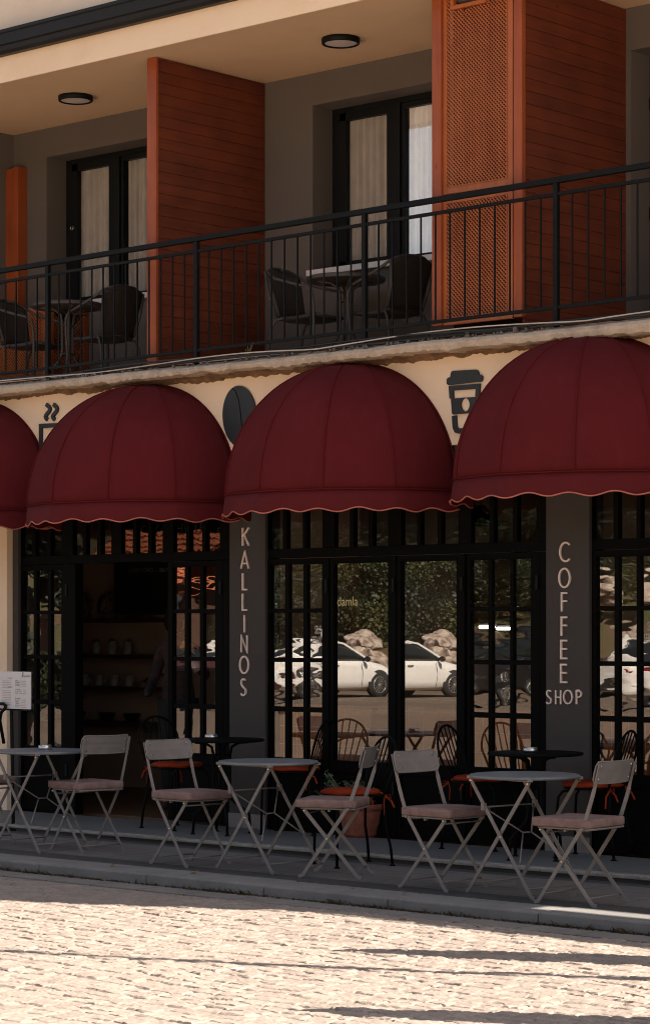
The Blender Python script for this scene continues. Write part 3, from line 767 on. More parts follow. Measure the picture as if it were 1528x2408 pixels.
# ------------------------------------------------------------------ lettering
def stroke(b, pts, w, M4, d, closed=False):
    """flat ribbon letter stroke, w wide, d thick"""
    P = [Vector((x,y,0)) for x,y in pts]; n = len(P)
    Lp, Rp = [], []
    for i in range(n):
        if closed: t0 = (P[i]-P[i-1]).normalized(); t1 = (P[(i+1)%n]-P[i]).normalized()
        else:
            t0 = (P[i]-P[i-1]).normalized() if i else (P[1]-P[0]).normalized()
            t1 = (P[i+1]-P[i]).normalized() if i < n-1 else t0
            if i == 0: t0 = t1
        t = (t0+t1).normalized(); nn = Vector((-t.y,t.x,0)); k = 1/max(.45, nn.dot(Vector((-t1.y,t1.x,0))))
        Lp.append(P[i]+nn*w/2*k); Rp.append(P[i]-nn*w/2*k)
    vs = [M4 @ p for p in Lp+Rp] + [M4 @ (p+Vector((0,0,d))) for p in Lp+Rp]
    fs = []; m = n if closed else n-1
    for i in range(m):
        j = (i+1) % n
        fs += [(i,j,n+j,n+i), (2*n+i,3*n+i,3*n+j,2*n+j), (i,2*n+i,2*n+j,j), (n+i,n+j,3*n+j,3*n+i)]
    if not closed: fs += [(0,n,3*n,2*n),(n-1,3*n-1,4*n-1,2*n-1)]
    b.add(vs, fs)
def arc(cx, cy, rx, ry, a0, a1, n=18):
    return [(cx+rx*math.cos(R(a0+(a1-a0)*i/n)), cy+ry*math.sin(R(a0+(a1-a0)*i/n))) for i in range(n+1)]
def glyph(ch):
    """strokes in a box 1 high; returns (width, [(pts, closed)])"""
    if ch == 'K': return .50, [([(.05,0),(.05,1)],0), ([(.48,1),(.05,.47)],0), ([(.16,.60),(.48,0)],0)]
    if ch == 'A': return .66, [([(.02,0),(.33,1),(.64,0)],0), ([(.13,.30),(.53,.30)],0)]
    if ch == 'L': return .40, [([(.05,1),(.05,.04),(.40,.04)],0)]
    if ch == 'I': return .10, [([(.05,0),(.05,1)],0)]
    if ch == 'N': return .58, [([(.05,0),(.05,.97),(.53,.03),(.53,1)],0)]
    if ch == 'O': return .76, [(arc(.38,.5,.33,.46,0,360,28)[:-1],1)]
    if ch == 'C': return .70, [(arc(.40,.5,.35,.46,48,312,24),0)]
    if ch == 'F': return .42, [([(.05,0),(.05,.96),(.42,.96)],0), ([(.05,.54),(.40,.54)],0)]
    if ch == 'E': return .44, [([(.44,.96),(.05,.96),(.05,.04),(.44,.04)],0), ([(.05,.53),(.42,.53)],0)]
    if ch == 'H': return .50, [([(.05,0),(.05,1)],0), ([(.47,0),(.47,1)],0), ([(.05,.5),(.47,.5)],0)]
    if ch == 'P': return .44, [([(.05,0),(.05,.96)]+[(.22,.96)]+arc(.22,.735,.20,.225,90,-90,10)+[(.05,.51)],0)]
    if ch == 'S':
        return .46, [(arc(.24,.745,.17,.215,35,200,10)+[(.16,.56),(.30,.45)]+arc(.22,.26,.20,.22,40,-150,12),0)]
def face_mat(x, z, y):            # local xy -> wall X,Z ; local z -> towards the street
    return Matrix(((1,0,0,x),(0,0,-1,y),(0,1,0,z),(0,0,0,1)))
def letter_column(name, items, label, yw, w=.0122, d=.013):
    b = MB()
    for (ch, u, v0, v1, squash) in items:
        ww = w if v1-v0 > 36 else w*.72
        x, zt = on_wall(u, v0, yw); _, zb = on_wall(u, v1, yw)
        h = zt-zb; wd, st = glyph(ch); s = h*squash
        for q, (pts, cl) in enumerate(st):
            stroke(b, [((px-wd/2)*s, py*h) for px,py in pts], ww, face_mat(x,zb,yw), d+q*.0009, bool(cl))
    o = b.build(name, M['letters'], bevel=0); tag(o, label, 'sign'); return o
yl = YW+.0635
letter_column('wall_lettering', [('K',579.5,1241,1283,1.12),('A',577.5,1297,1337,1.0),('L',577,1348,1388,1.0),('L',576.5,1396,1436,1.0),('I',576.5,1446,1487,1.0),('N',576,1494,1534,.98),('O',576,1542,1585,.98),('S',574,1595,1637,1.0)],
              'pale metal letters reading KALLINOS down a grey pillar', yl)
letter_column('wall_lettering', [('C',1329,1274,1322,1.0),('O',1328,1335,1383,.98),('F',1327,1393,1438,.95),('F',1326.5,1450,1495,.95),('E',1326,1504.5,1550,.97),('E',1325.5,1561,1606,.97),
              ('S',1291,1622,1656,1.05),('H',1313,1623,1656,1.05),('O',1336,1622,1656,1.08),('P',1361,1623,1656,1.1)],
              'pale metal letters reading COFFEE SHOP down a grey pillar', yl)

_font = None
def text_mesh(b, s, M4, size, d=.0, align='LEFT'):
    cu = bpy.data.curves.new('txt', 'FONT'); cu.body = s; cu.size = size; cu.align_x = align; cu.extrude = d; cu.resolution_u = 3
    o = bpy.data.objects.new('txt', cu); C.objects.link(o)
    me = bpy.data.meshes.new_from_object(o)
    b.add([M4 @ v.co for v in me.vertices], [tuple(p.vertices) for p in me.polygons])
    bpy.data.objects.remove(o); bpy.data.curves.remove(cu); bpy.data.meshes.remove(me)

def glass_text(name, lines, mat, label, u, v, size, sx=1.0, lead=1.25):
    b = MB(); x, z = on_wall(u, v, YG)
    for i, s in enumerate(lines):
        M4 = face_mat(x, z-i*size*lead, YG-.0235+.026) @ Matrix.Diagonal((sx,1,1,1))
        text_mesh(b, s, M4, size, align='CENTER')
    o = b.build(name, mat); tag(o, label, 'lettering'); return o
glass_text('window_lettering', ['SELF','SERVICE'], M['decal_w'], 'white SELF SERVICE lettering on the grid door left of the plain doors', 747, 1490, .085, .40, .92)
glass_text('window_lettering', ['SELF','SERVICE'], M['decal_w'], 'white SELF SERVICE lettering on the grid door beyond the COFFEE SHOP pillar', 1530, 1483, .085, .40, .92)
glass_text('window_lettering', ['damla'], M['decal_y'], 'pale yellow damla lettering high on a plain glass door', 816, 1424, .095, .92)

# icons on the cream fascia
def icons():
    y = YW-.001; d = .018
    # steaming cup
    t = thing('wall_icon', 'black outline of a steaming coffee cup on the cream fascia', 'sign', (wx(118,YW),YW,3.05))
    b = MB(); F = lambda u,v: on_wall(u,v,y)
    def poly(pts, w, bb, closed=False):
        P = [F(*p) for p in pts]; stroke(bb, P, w, face_mat(0,0,y), d, closed)
    for du in (0, 17):
        b2 = MB(); pts = [(115.5+du+4.6*math.sin(6.2832*(q/20)-.5)*(1 if q not in (0,20) else 1)-.12*q+1, 951+36*q/20) for q in range(21)]
        poly([(p_[0]-2.5*(1-min(1,q/4.)) + 2.5*(1-min(1,(20-q)/4.)), p_[1]) for q,p_ in enumerate(pts)], .031, b2); o = b2.build('steam', M['icon'], t); o.location = -t.location
    poly([(175,998),(99,1002),(99,1052),(112,1074),(160,1080),(178,1060)], .034, b, True)
    o = b.build('cup', M['icon'], t); o.location = -t.location
    # bean
    t = thing('wall_icon', 'black split coffee bean plate on the cream fascia', 'sign', (wx(565,YW),YW,3.05))
    cx, cz = F(566,979); rx = .175; rz = .230
    mid = [(-.10,1.0),(.02,.78),(.10,.45),(.12,.05),(.10,-.35),(.16,-.7),(.05,-1.0)]
    mid = [(-.18,.985),(-.02,.82),(.08,.55),(.115,.2),(.10,-.2),(.09,-.5),(.18,-.8),(.12,-.99)]
    Lh = [(math.cos(R(a)),math.sin(R(a))) for a in range(100,264,6)]
    Rh = [(math.cos(R(a)),math.sin(R(a))) for a in range(-84,98,6)]
    rot = R(12)
    def pl(pts): return [((x*math.cos(rot)-z*math.sin(rot))*rx, (x*math.sin(rot)*.6+z)*rz) for x,z in pts]
    for nm, P in (('left_half', Lh + [(x-.035,z*.985) for x,z in reversed(mid)]), ('right_half', Rh + [(x+.035,z*.985) for x,z in mid])):
        b = MB(); b.prism(pl(P), face_mat(cx,cz,y), d); o = b.build('bean_half', M['icon'], t); o.location = -t.location
    # takeaway cup
    t = thing('wall_icon', 'black takeaway coffee cup plate on the cream fascia', 'sign', (wx(1095,YW),YW,3.15))
    def add(name, pts):
        b = MB(); b.prism([F(*p) for p in pts], face_mat(0,0,y), d); o = b.build(name, M['icon'], t); o.location = -t.location
    add('lid', [(1053,903),(1053,893),(1056,888.5),(1061,887.5),(1063,877),(1067,872.5),(1122,869.5),(1126,873),(1127.5,881),(1133,881.5),(1136,885),(1136,894),(1133,897.5),(1057,906)])
    b = MB(); poly([(1064,937),(1062.5,913.5),(1126,908.5),(1124.5,933)], .034, b); o = b.build('rim', M['icon'], t); o.location = -t.location
    ov = [(1096+10.5*math.cos(R(a))+1.5*math.sin(R(a)),952-15.5*math.sin(R(a))) for a in range(0,360,20)]
    # sleeve with a hole: left and right halves round an oval
    add('sleeve', [(1063,938),(1096,935.5)] + [(1096-10.5*math.sin(R(a)),952-16*math.cos(R(a))) for a in range(0,181,20)] + [(1096,972.5),(1068,975),(1065.5,972)])
    add('sleeve', [(1096.5,935.5),(1130,933),(1127,968),(1124,970.5),(1096.5,972.5)] + [(1096.5+10.5*math.sin(R(a)),952+16*math.cos(R(a))) for a in range(0,181,20)])
    b = MB(); poly([(1070,978),(1071.5,1004),(1075,1012),(1082,1014),(1110,1011),(1119,1004),(1121,974)], .036, b); o = b.build('cup', M['icon'], t); o.location = -t.location
icons()

# ------------------------------------------------------------------ balcony timber
def plank_screen(x0, x1, y0, y1, z0, z1, parent, face):
    """boards on the +x face"""
    b = MB(); h = .0875; z = z0; r = random.Random(int(abs(x1)*100))
    while z < z1-.01:
        zt = min(z+h-.0018, z1)
        b.box((x1-.022,y0,z),(x1+(r.random()-.5)*.002,y1,zt)); z += h
    o = b.build('plank_panel', M['wood_y'], parent, bevel=.003); o.location = -parent.location
    b = MB(); b.box((x0,y0,z0),(x1-.0225,y1,z1)); o = b.build('core_board', M['lattice_back'], parent); o.location = -parent.location
def post(parent, a, c, name='post', mat='wood_z', bevel=.005):
    b = MB(); b.box(a,c); o = b.build(name, M[mat], parent, bevel=bevel); o.location = -parent.location; return o
p1x0, p1x1 = wx(345.5,13.27), wx(367,13.27)
t = thing('timber_partition', 'red brown plank partition with a bare post, left of the balcony table and net curtains', 'partition', (p1x1,13.9,SLABZ))
post(t, (p1x0,13.27,SLABZ+.01),(p1x1,13.302,6.055))
plank_screen(p1x0+.01, p1x1-.008, 13.304, YB-.002, SLABZ+.10, 6.055, t, 1)
post(t, (p1x0+.02,13.304,SLABZ+.01),(p1x1-.03,YB-.002,SLABZ+.098), 'base_rail', 'wood_y')

# lattice column
q0, q1 = wx(1014.5,13.27), wx(1226,13.27)
t = thing('timber_partition', 'orange timber screen box with diagonal lattice front and plank side', 'partition', ((q0+q1)/2,13.9,SLABZ))
ZB = 3.70
post(t, (q0,13.27,ZB),(wx(1036,13.27),13.36,6.055)); post(t, (wx(1206,13.27),13.27,ZB),(q1,13.315,6.055))
plank_screen(q1-.08, q1-.010, 13.317, YB-.002, SLABZ+.03, 6.055, t, 1)
post(t, (q0+.01,13.5,ZB),(q1-.09,13.54,6.055), 'back_board', 'lattice_back')
post(t, (q0+.03,13.42,SLABZ+.0),(q1-.09,13.9,ZB-.01), 'base_box', 'board')
def lattice_panel(t, x0, x1, y, z0, z1, fw=.052, pitch=.0262, win=None):
    b = MB()
    b.box((x0,y-.004,z0),(x0+fw,y+.03,z1)); b.box((x1-fw,y-.004,z0),(x1,y+.03,z1)); b.box((x0+fw,y-.004,z1-fw),(x1-fw,y+.03,z1)); b.box((x0+fw,y-.004,z0),(x1-fw,y+.03,z0+fw))
    g = .008                                   # raised inner bead
    a0,a1,c0,c1 = x0+fw,x1-fw,z0+fw,z1-fw
    b.box((a0-g,y-.011,c0-g),(a0,y-.0045,c1+g)); b.box((a1,y-.011,c0-g),(a1+g,y-.0045,c1+g)); b.box((a0,y-.011,c1),(a1,y-.0045,c1+g)); b.box((a0,y-.011,c0-g),(a1,y-.0045,c0))
    fr = b.build('lattice_door', M['lattice'], t, bevel=.003); fr.location = -t.location
    W = a1-a0; H = c1-c0; wd = .0088; dp = .006
    for k, (sgn, yy) in enumerate(((-1,y-.001),(1,y+.0085))):
        b = MB(); n = int((W+H)/pitch)+2; wd = .0090 if k == 0 else .0062
        for i in range(-1,n):
            c = i*pitch
            # line: z = c0 + c - sgn-dependent ; sgn -1 runs down to the right
            pts = []
            for X_ in (a0,a1):
                zz = (c0+c-(X_-a0)) if sgn < 0 else (c0+c-(a1-X_)); pts.append((X_,zz))
            (xa,za),(xb,zb) = pts
            if za == zb: continue
            ts = []
            for zlim in (c0,c1): ts.append((zlim-za)/(zb-za))
            t0, t1 = max(0,min(ts)), min(1,max(ts))
            if t1-t0 < .01: continue
            A = Vector((xa+(xb-xa)*t0,yy,za+(zb-za)*t0)); B = Vector((xa+(xb-xa)*t1,yy,za+(zb-za)*t1))
            if win:
                wx0,wx1,wz0 = win
                # cut strips inside the small opening
                mid = (A+B)/2
                steps = 24; run = []
                for q in range(steps+1):
                    Pq = A+(B-A)*q/steps
                    if wx0 < Pq.x < wx1 and Pq.z > wz0:
                        if len(run) > 1: b.bar([run[0],run[-1]], wd, dp, up=(0,1,0))
                        run = []
                    else: run.append(Pq)
                if len(run) > 1: b.bar([run[0],run[-1]], wd, dp, up=(0,1,0))
            else: b.bar([A,B], wd, dp, up=(0,1,0))
        o = b.build('lattice', M['lattice'], fr)
    return fr
l0, l1 = wx(1037,13.30), wx(1205,13.30)
zsplit = on_wall(1120, 449, 13.3)[1]
wx0_, wx1_ = wx(1061,13.3), wx(1144,13.3); wz_ = on_wall(1100,16,13.3)[1]
lattice_panel(t, l0, l1, 13.302, zsplit+.008, 6.05, pitch=.0295, win=(wx0_,wx1_,wz_))
lattice_panel(t, l0, l1, 13.302, ZB, zsplit-.008, pitch=.0295)
b = MB(); f = .028
b.box((wx0_,13.282,wz_),(wx1_,13.325,wz_+f)); b.box((wx0_,13.282,wz_+f),(wx0_+f,13.325,6.0)); b.box((wx1_-f,13.282,wz_+f),(wx1_,13.325,6.0))
o = b.build('vent_frame', M['lattice'], t, bevel=.004); o.location = -t.location
b = MB(); b.tube([(wx0_+.03,13.36,wz_+.09),(wx1_-.03,13.36,wz_+.09)], .05, 14); o = b.build('vent_duct', M['grey'], t); o.location = -t.location

# left bay: pipe cover and lattice cabinet
t = thing('pipe_cover', 'narrow orange timber pipe cover standing against the wall corner', 'pipe cover', (-16.75,14.45,SLABZ))
post(t, (-16.846,14.43,SLABZ),(-16.755,YB-.002,5.73), 'board'); post(t, (-16.753,14.415,SLABZ),(-16.66,YB-.002,5.735), 'board')
t = thing('lattice_cabinet', 'low timber cabinet with diagonal lattice doors on the left balcony', 'cabinet', (-16.5,14.3,SLABZ))
lattice_panel(t, -16.84, -15.84, 14.03, SLABZ+.01, 4.36, pitch=.030)
post(t, (-16.84,14.064,4.325),(-15.835,YB-.002,4.365), 'top'); post(t, (-16.8,14.12,SLABZ+.01),(-15.9,14.14,4.32), 'back_board', 'lattice_back')
post(t, (-15.895,14.066,SLABZ+.01),(-15.838,14.12,4.32), 'post'); post(t, (-15.895,14.47,SLABZ+.01),(-15.838,YB-.003,4.32), 'post')
b = MB()
for k in range(40):
    for s in (-1,1):
        y0_, y1_ = 14.12, 14.47; z0_ = SLABZ-.3+k*.03
        A = [(-15.85+.004*s,y0_,z0_ if s > 0 else z0_+.35),(-15.85+.004*s,y1_,z0_+.35 if s > 0 else z0_)]
        if min(A[0][2],A[1][2]) < SLABZ+.01 or max(A[0][2],A[1][2]) > 4.32: continue
        b.bar(A, .006, .009, up=(1,0,0))
o = b.build('lattice', M['lattice'], t); o.location = -t.location

# railing
def zr(x): return .008*(x+12.2)
YR = 13.11
rl = thing('balcony_railing', 'black steel railing with slim vertical bars along the balcony edge', 'railing', (-12,YR,SLABZ))
def rp(b, name, bevel=.003):
    o = b.build(name, M['black'], rl, bevel=bevel); o.location = -rl.location; return o
xa, xb = -19.0, -7.0
def rail(z, w, h, name):
    b = MB(); b.bar([(xa,YR,z+zr(xa)),(xb,YR,z+zr(xb))], w, h); rp(b, name)
rail(4.543,.044,.038,'top_rail'); rail(4.450,.024,.024,'middle_rail'); rail(3.690,.024,.024,'bottom_rail')
pxs = [-14.78+1.70*k for k in range(-2,5)]
for x in pxs:
    b = MB(); b.box((x-.018,YR-.018,SLABZ-.03),(x+.018,YR+.018,4.523+zr(x))); rp(b, 'post')
for x in pxs[:-1]:
    for k in range(1,13):
        xx = x+1.70*k/13
        b = MB(); b.box((xx-.005,YR-.005,3.70+zr(xx)),(xx+.005,YR+.005,4.438+zr(xx))); rp(b, 'baluster', 0)

# cables along the slab
def cable(name, mat, rad, label, seed, y0, amp, lift):
    r = random.Random(seed); pts = []; x = -18.0; ph = r.random()*6
    while x < -7:
        z = SLABZ + rad + lift + amp*abs(math.sin(x*1.3+ph))*(.6+.4*math.sin(x*.7+ph)); y = y0+.025*math.sin(x*2.1+ph*2)
        pts.append((x,y,z)); x += .12
    b = MB(); b.tube(pts, rad, 7); o = b.build(name, mat); tag(o, label, 'cable')
cable('cable', M['cable_k'], .012, 'thick black cable lying along the balcony edge', 2, 13.065, .015, 0)
cable('cable', M['cable_k'], .007, 'thin black cable sagging above the balcony edge', 5, 13.06, .035, .012)
cable('cable', M['cable_w'], .005, 'off white wire looping along the balcony edge', 9, 13.035, .045, .004)
def flat_strip():
    b = MB(); b.box((-18,13.115,SLABZ+.015),(-7,13.135,SLABZ+.03)); o = b.build('floor_trim', M['cable_w'], bld); o.location = -bld.location
flat_strip()
t_ = MB(); r = random.Random(2); bx, bz = on_wall(582,838,13.04)
for k in range(7):
    a = r.uniform(-1,1); t_.tube([(bx,13.04,SLABZ),(bx+a*.03,13.035,bz+.02),(bx+a*.075,13.03,bz+r.uniform(.03,.1))], .0028, 5)
tag(t_.build('sprig', M['weed']), 'dry weed sprig growing from the balcony edge', 'plant')

# ceiling lamps
def ceil_lamp(x, y, label):
    t = thing('ceiling_lamp', label, 'lamp', (x,y,CEIL), 0, 'round lamps on the balcony ceiling')
    b = MB(); b.lathe([(.0,-.001),(.145,-.001),(.147,-.01),(.145,-.042),(.138,-.047),(.128,-.045),(.126,-.035)], 48); b.build('housing', M['black'], t)
    b = MB(); b.lathe([(.127,-.036),(.11,-.0385),(.06,-.040),(.0001,-.0405)], 48); b.build('diffuser', M['lampglass'], t)
ceil_lamp(-12.23,13.81,'round black rimmed ceiling lamp above the white curtained window')
ceil_lamp(-15.22,13.81,'round black rimmed ceiling lamp left of the plank partition')

# ------------------------------------------------------------------ awnings
def awning(xc, label, zoff=0, p=.845, a=.985, h=.955):
    zr0 = 2.515
    t = thing('dome_awning', label, 'awning', (xc,YW-.004,zr0+zoff), 0, 'burgundy dome awnings over the shopfront')
    RB = [math.radians(q) for q in (0,34,65,97,130,156,180)]; G = len(RB)-1; sub_ = 9; nv = 22
    def ring(phi, k):         # plan position at fraction of gore: mostly straight between ribs
        i = max(q for q in range(G) if RB[q] <= phi+1e-9); A, B = RB[i], RB[i+1]
        f = math.sin(phi-A)/(math.sin(phi-A)+math.sin(B-phi)) if phi < B else 1
        ax, ay = math.cos(A), math.sin(A); bx, by = math.cos(B), math.sin(B)
        cx, cy = ax+(bx-ax)*f, ay+(by-ay)*f
        ex, ey = math.cos(phi), math.sin(phi)
        s = .50
        return (cx*(1-s)+ex*s, cy*(1-s)+ey*s)
    b = MB(); P = []
    for i in range(G*sub_+1):
        phi = min(math.pi-1e-6, RB[min(i//sub_,G-1)] + (RB[min(i//sub_,G-1)+1]-RB[min(i//sub_,G-1)])*((i-min(i//sub_,G-1)*sub_)/sub_)); rx, ry = ring(phi,0); row = []
        for j in range(nv+1):
            psi = math.pi/2*j/nv
            q = math.cos(psi)**.93; zz = math.sin(psi)
            row.append((a*rx*q, -p*ry*q, h*zz))
        P.append(row)
    b.grid(P); b.build('canopy', M['awning'], t, solid=.004)
    for i in range(0,G+1):    # sewn ribs
        phi = RB[i]; b = MB()
        pts = []
        for j in range(nv+1):
            psi = math.pi/2*j/nv*.995; q = math.cos(psi)**.93
            off = 1.003
            pts.append((a*math.cos(phi)*q*off, -p*math.sin(phi)*q*off-.001, h*math.sin(psi)+.002))
        b.tube(pts, .006, 6, up=(0,-1,0)); b.build('rib_seam', M['seam'], t)
    # valance
    b = MB(); P = []; n = 150; bot = []
    for i in range(n+1):
        phi = min(math.pi-1e-6, math.pi*i/n); rx, ry = ring(phi,0)
        s = phi/math.pi
        zb = -.137 + .0125*math.cos(2*math.pi*s*10.5+.6) + .004*math.sin(s*31)
        rip = .006*math.sin(s*52)+.006*math.sin(s*23+1)
        o1 = 1.004; o2 = 1.014
        row = [(a*rx*o1,-p*ry*o1,.004), (a*rx*(o1+.006)+rx*rip*.3,-p*ry*(o1+.006)-ry*rip*.3,-.05), (a*rx*o2+rx*rip*.7,-p*ry*o2-ry*rip*.7,zb*.8), (a*rx*(o2+.006)+rx*rip,-p*ry*(o2+.006)-ry*rip,zb)]
        P.append(row); bot.append(row[-1])
    b.grid(P); v = b.build('valance', M['valance'], t, solid=.003)
    b = MB(); b.tube(bot, .0055, 6); b.build('piping', M['piping'], v)
    b = MB(); b.tube([(q[0][0]*1.004,q[0][1]*1.004-.001,.006) for q in P], .0055, 6); b.build('hem_seam', M['seam'], t)
    # inside frame
    b = MB()
    b.tube([(a*.93*math.cos(math.pi*i/40),-p*.93*math.sin(math.pi*i/40),-.004) for i in range(41)], .010, 8)
    for i in range(1,G):
        phi = RB[i]
        b.tube([(a*.93*math.cos(phi)*math.cos(math.pi/2*j/12),-p*.93*math.sin(phi)*math.cos(math.pi/2*j/12),h*.95*math.sin(math.pi/2*j/12)) for j in range(13)], .008, 6)
    b.build('frame', M['black'], t)
    return t
awning(-15.80, 'burgundy dome awning cut by the left edge of the picture', -.005)
awning(wx(342.5,13.17), 'burgundy dome awning over the open shop doorway', -.01, .90)
awning(wx(819,13.17), 'burgundy dome awning between the coffee bean and takeaway cup icons', .0)
awning(wx(1384.5,13.17), 'burgundy dome awning overlapping the takeaway cup icon', .03)

# ------------------------------------------------------------------ folding bistro chairs and tables
def build_bistro_chair():
    t = thing('folding_chair', 'x', 'chair', (0,0,0), 0, 'taupe folding chairs on the pavement')
    yo, yi = .187, .172
    for s in (-1,1):
        # long bar: front foot -> seat rear -> backrest
        pts = [(.205,s*yo,.006),(.178,s*yo,.012),(-.112,s*yo,.435),(-.142,s*yo,.50),(-.172,s*yo,.585),(-.192,s*yo,.65),(-.205,s*yo,.70),(-.232,s*yo,.80)]
        tw = [0,0,0,0,0,.15,math.pi/2*.95,math.pi/2]
        b = MB(); sec = [(-.0035,-.012),(.0035,-.012),(.0035,.012),(-.0035,.012)]
        b.sweep(pts, sec, up=(1,0,0), twist=[q*s for q in tw])
        lg = b.build('leg', M['taupe'], t, bevel=.0015)
        pts = [(-.200,s*yi,.006),(-.172,s*yi,.012),(.172,s*yi,.425)]
        b2 = MB(); b2.sweep(pts, sec, up=(1,0,0)); l2 = b2.build('leg', M['taupe'], t, bevel=.0015)
        rv = MB()
        xc = .0333; 
        # crossing of the two bars
        f = (.178-.0)/1
        def on1(z): return .178+(-.112-.178)*(z-.012)/(.435-.012)
        def on2(z): return -.172+(.172+.172)*(z-.012)/(.425-.012)
        zz = .2
        for _ in range(40):
            zz += (on1(zz)-on2(zz))*.35
        rv.lathe([(.0,.004),(.006,.004),(.007,.0),(.007,-.002)], 12, (on1(zz),s*(yo+.0045),zz), Euler((R(-90*s),0,0)).to_matrix())
        rv.build('rivet', M['brass'], lg); rv = MB()
        rv.lathe([(.0,.004),(.006,.004),(.007,.0),(.007,-.002)], 12, (.165,s*(yo+.001),.417), Euler((R(-90*s),0,0)).to_matrix())
        rv.build('rivet', M['brass'], lg)
    b = MB(); b.tube([(.150,-yo,.055),(.150,yo,.055)], .005, 8); b.build('stretcher', M['taupe'], t)
    b = MB(); b.tube([(-.150,-yi,.045),(-.150,yi,.045)], .005, 8); b.build('stretcher', M['taupe'], t)
    b = MB(); b.tube([(.150,-yi,.398),(.150,yi,.398)], .005, 8); b.build('stretcher', M['taupe'], t)
    # seat: rim and slats
    b = MB()
    b.tube([(-.165,-.16,.430),(-.16,-.18,.430),(.15,-.182,.430),(.19,-.165,.430),(.195,0,.428),(.19,.165,.430),(.15,.182,.430),(-.16,.18,.430),(-.165,.16,.430),(-.172,0,.430)], .006, 8, closed=True)
    for k in range(8): b.box((-.155+k*.043,-.178,.430),(-.155+k*.043+.034,.178,.433))
    for s in (-1,1):
        b.tube([(-.118,s*(yo+.012),.432),(-.118,s*.15,.432)], .010, 10); b.box((-.13,s*.14-.02,.415),(-.06,s*.14+.02,.428)); b.tube([(.01,s*.175,.418),(.01,s*.15,.418)], .008, 8)
    b.build('seat', M['taupe'], t, bevel=.001)
    # backrest plate, gently curved, rounded corners, one pressed line
    def plate(off):
        P = []
        n, m = 24, 12; W, H, rr = .198, .064, .026
        for i in range(n+1):
            y = -W+2*W*i/n; row = []
            ed = max(0, abs(y)-(W-rr)); hh = H - (rr-math.sqrt(max(0,rr*rr-ed*ed)))
            for j in range(m+1):
                z = -hh+2*hh*j/m
                x = -.018*(1-(y/W)**2) + off + (.002 if abs(z+.004) < .006 else 0)
                row.append((x,y,z))
            P.append(row)
        return P
    b = MB(); A = plate(.0045); B = plate(-.0)
    b.grid(A); b.grid(B)
    n, m = 25, 13
    rim = [A[i][0] for i in range(n)] + [A[n-1][j] for j in range(1,m)] + [A[i][m-1] for i in range(n-2,-1,-1)] + [A[0][j] for j in range(m-2,0,-1)]
    b.tube([(x-.002,y,z) for x,y,z in rim], .0045, 6, closed=True, up=(1,0,0))
    o = b.build('backrest', M['taupe'], t); o.location = (-.205,0,.752); o.rotation_euler = (0,R(-14),0)
    for s in (-1,1):
        for dz in (-.038,.038):
            rv = MB(); rv.tube([(-.014,s*.158,dz),(.010,s*.158,dz)], .0048, 8); rv.build('rivet', M['steel'], o)
    # pad
    def pad_pts():
        P = []; n = 40
        for (ins, z) in ((.012,.4365),(.003,.438),(0,.442),(0,.479),(.002,.483),(.008,.4862),(.05,.4885),(.19,.490)):
            row = []
            for k in range(n):
                a = 2*math.pi*k/n; c, s_ = math.cos(a), math.sin(a)
                e = .15
                x = math.copysign(abs(c)**e, c)*(.200-ins) + .030; y = math.copysign(abs(s_)**e, s_)*(.198-ins)
                wob = .0016*math.sin(x*60)+.0015*math.sin(y*47+x*20)
                row.append((x,y,z+wob*(1 if z > .46 else .4)))
            P.append(row)
        return P
    b = MB(); P = pad_pts(); b.grid([list(r) for r in zip(*P)], True, True)
    b.add([p for p in P[-1]], [tuple(range(len(P[-1])))], True)
    pd = b.build('cushion', M['pad'], t)
    for s in (-1,1):
        st = MB()
        st.bar([(-.085,s*.197,.461),(-.125,s*.205,.461),(-.142,s*.200,.462),(-.150,s*.185,.463),(-.146,s*.17,.463)], .003, .030, up=(0,0,1))
        st.build('strap', M['pad'], pd)
    return t
chair0 = build_bistro_chair()
chairs = [ # centre pixel of the four feet, facing (deg), label
    ((-10, 1999), -6, 'taupe folding chair with pink pad at the left edge, facing right'),
    ((208,  1999), 172, 'taupe folding chair with pink pad at the ashtray table, seen from behind'),
    ((445,  2031), -4, 'taupe folding chair with pink pad facing right, left of the middle grey table'),
    ((793,  2058), 207, 'taupe folding chair with pink pad turned sideways in front of the terracotta pot'),
    ((1039, 2086.5), -1, 'taupe folding chair with pink pad facing right, between the sideways chair and the right table'),
    ((1369, 2122), 183.5, 'taupe folding chair with pink pad at the far right, seen from behind'),
]
for i, ((u,v), ang, lab) in enumerate(chairs):
    c = chair0 if i == 0 else copy_tree(chair0)
    x, y = on_ground(u, v, 0)
    if i == 0: x, y = -13.62, 11.40
    c.location = (x,y,0); c.rotation_euler = (0,0,R(ang)); c['label'] = lab

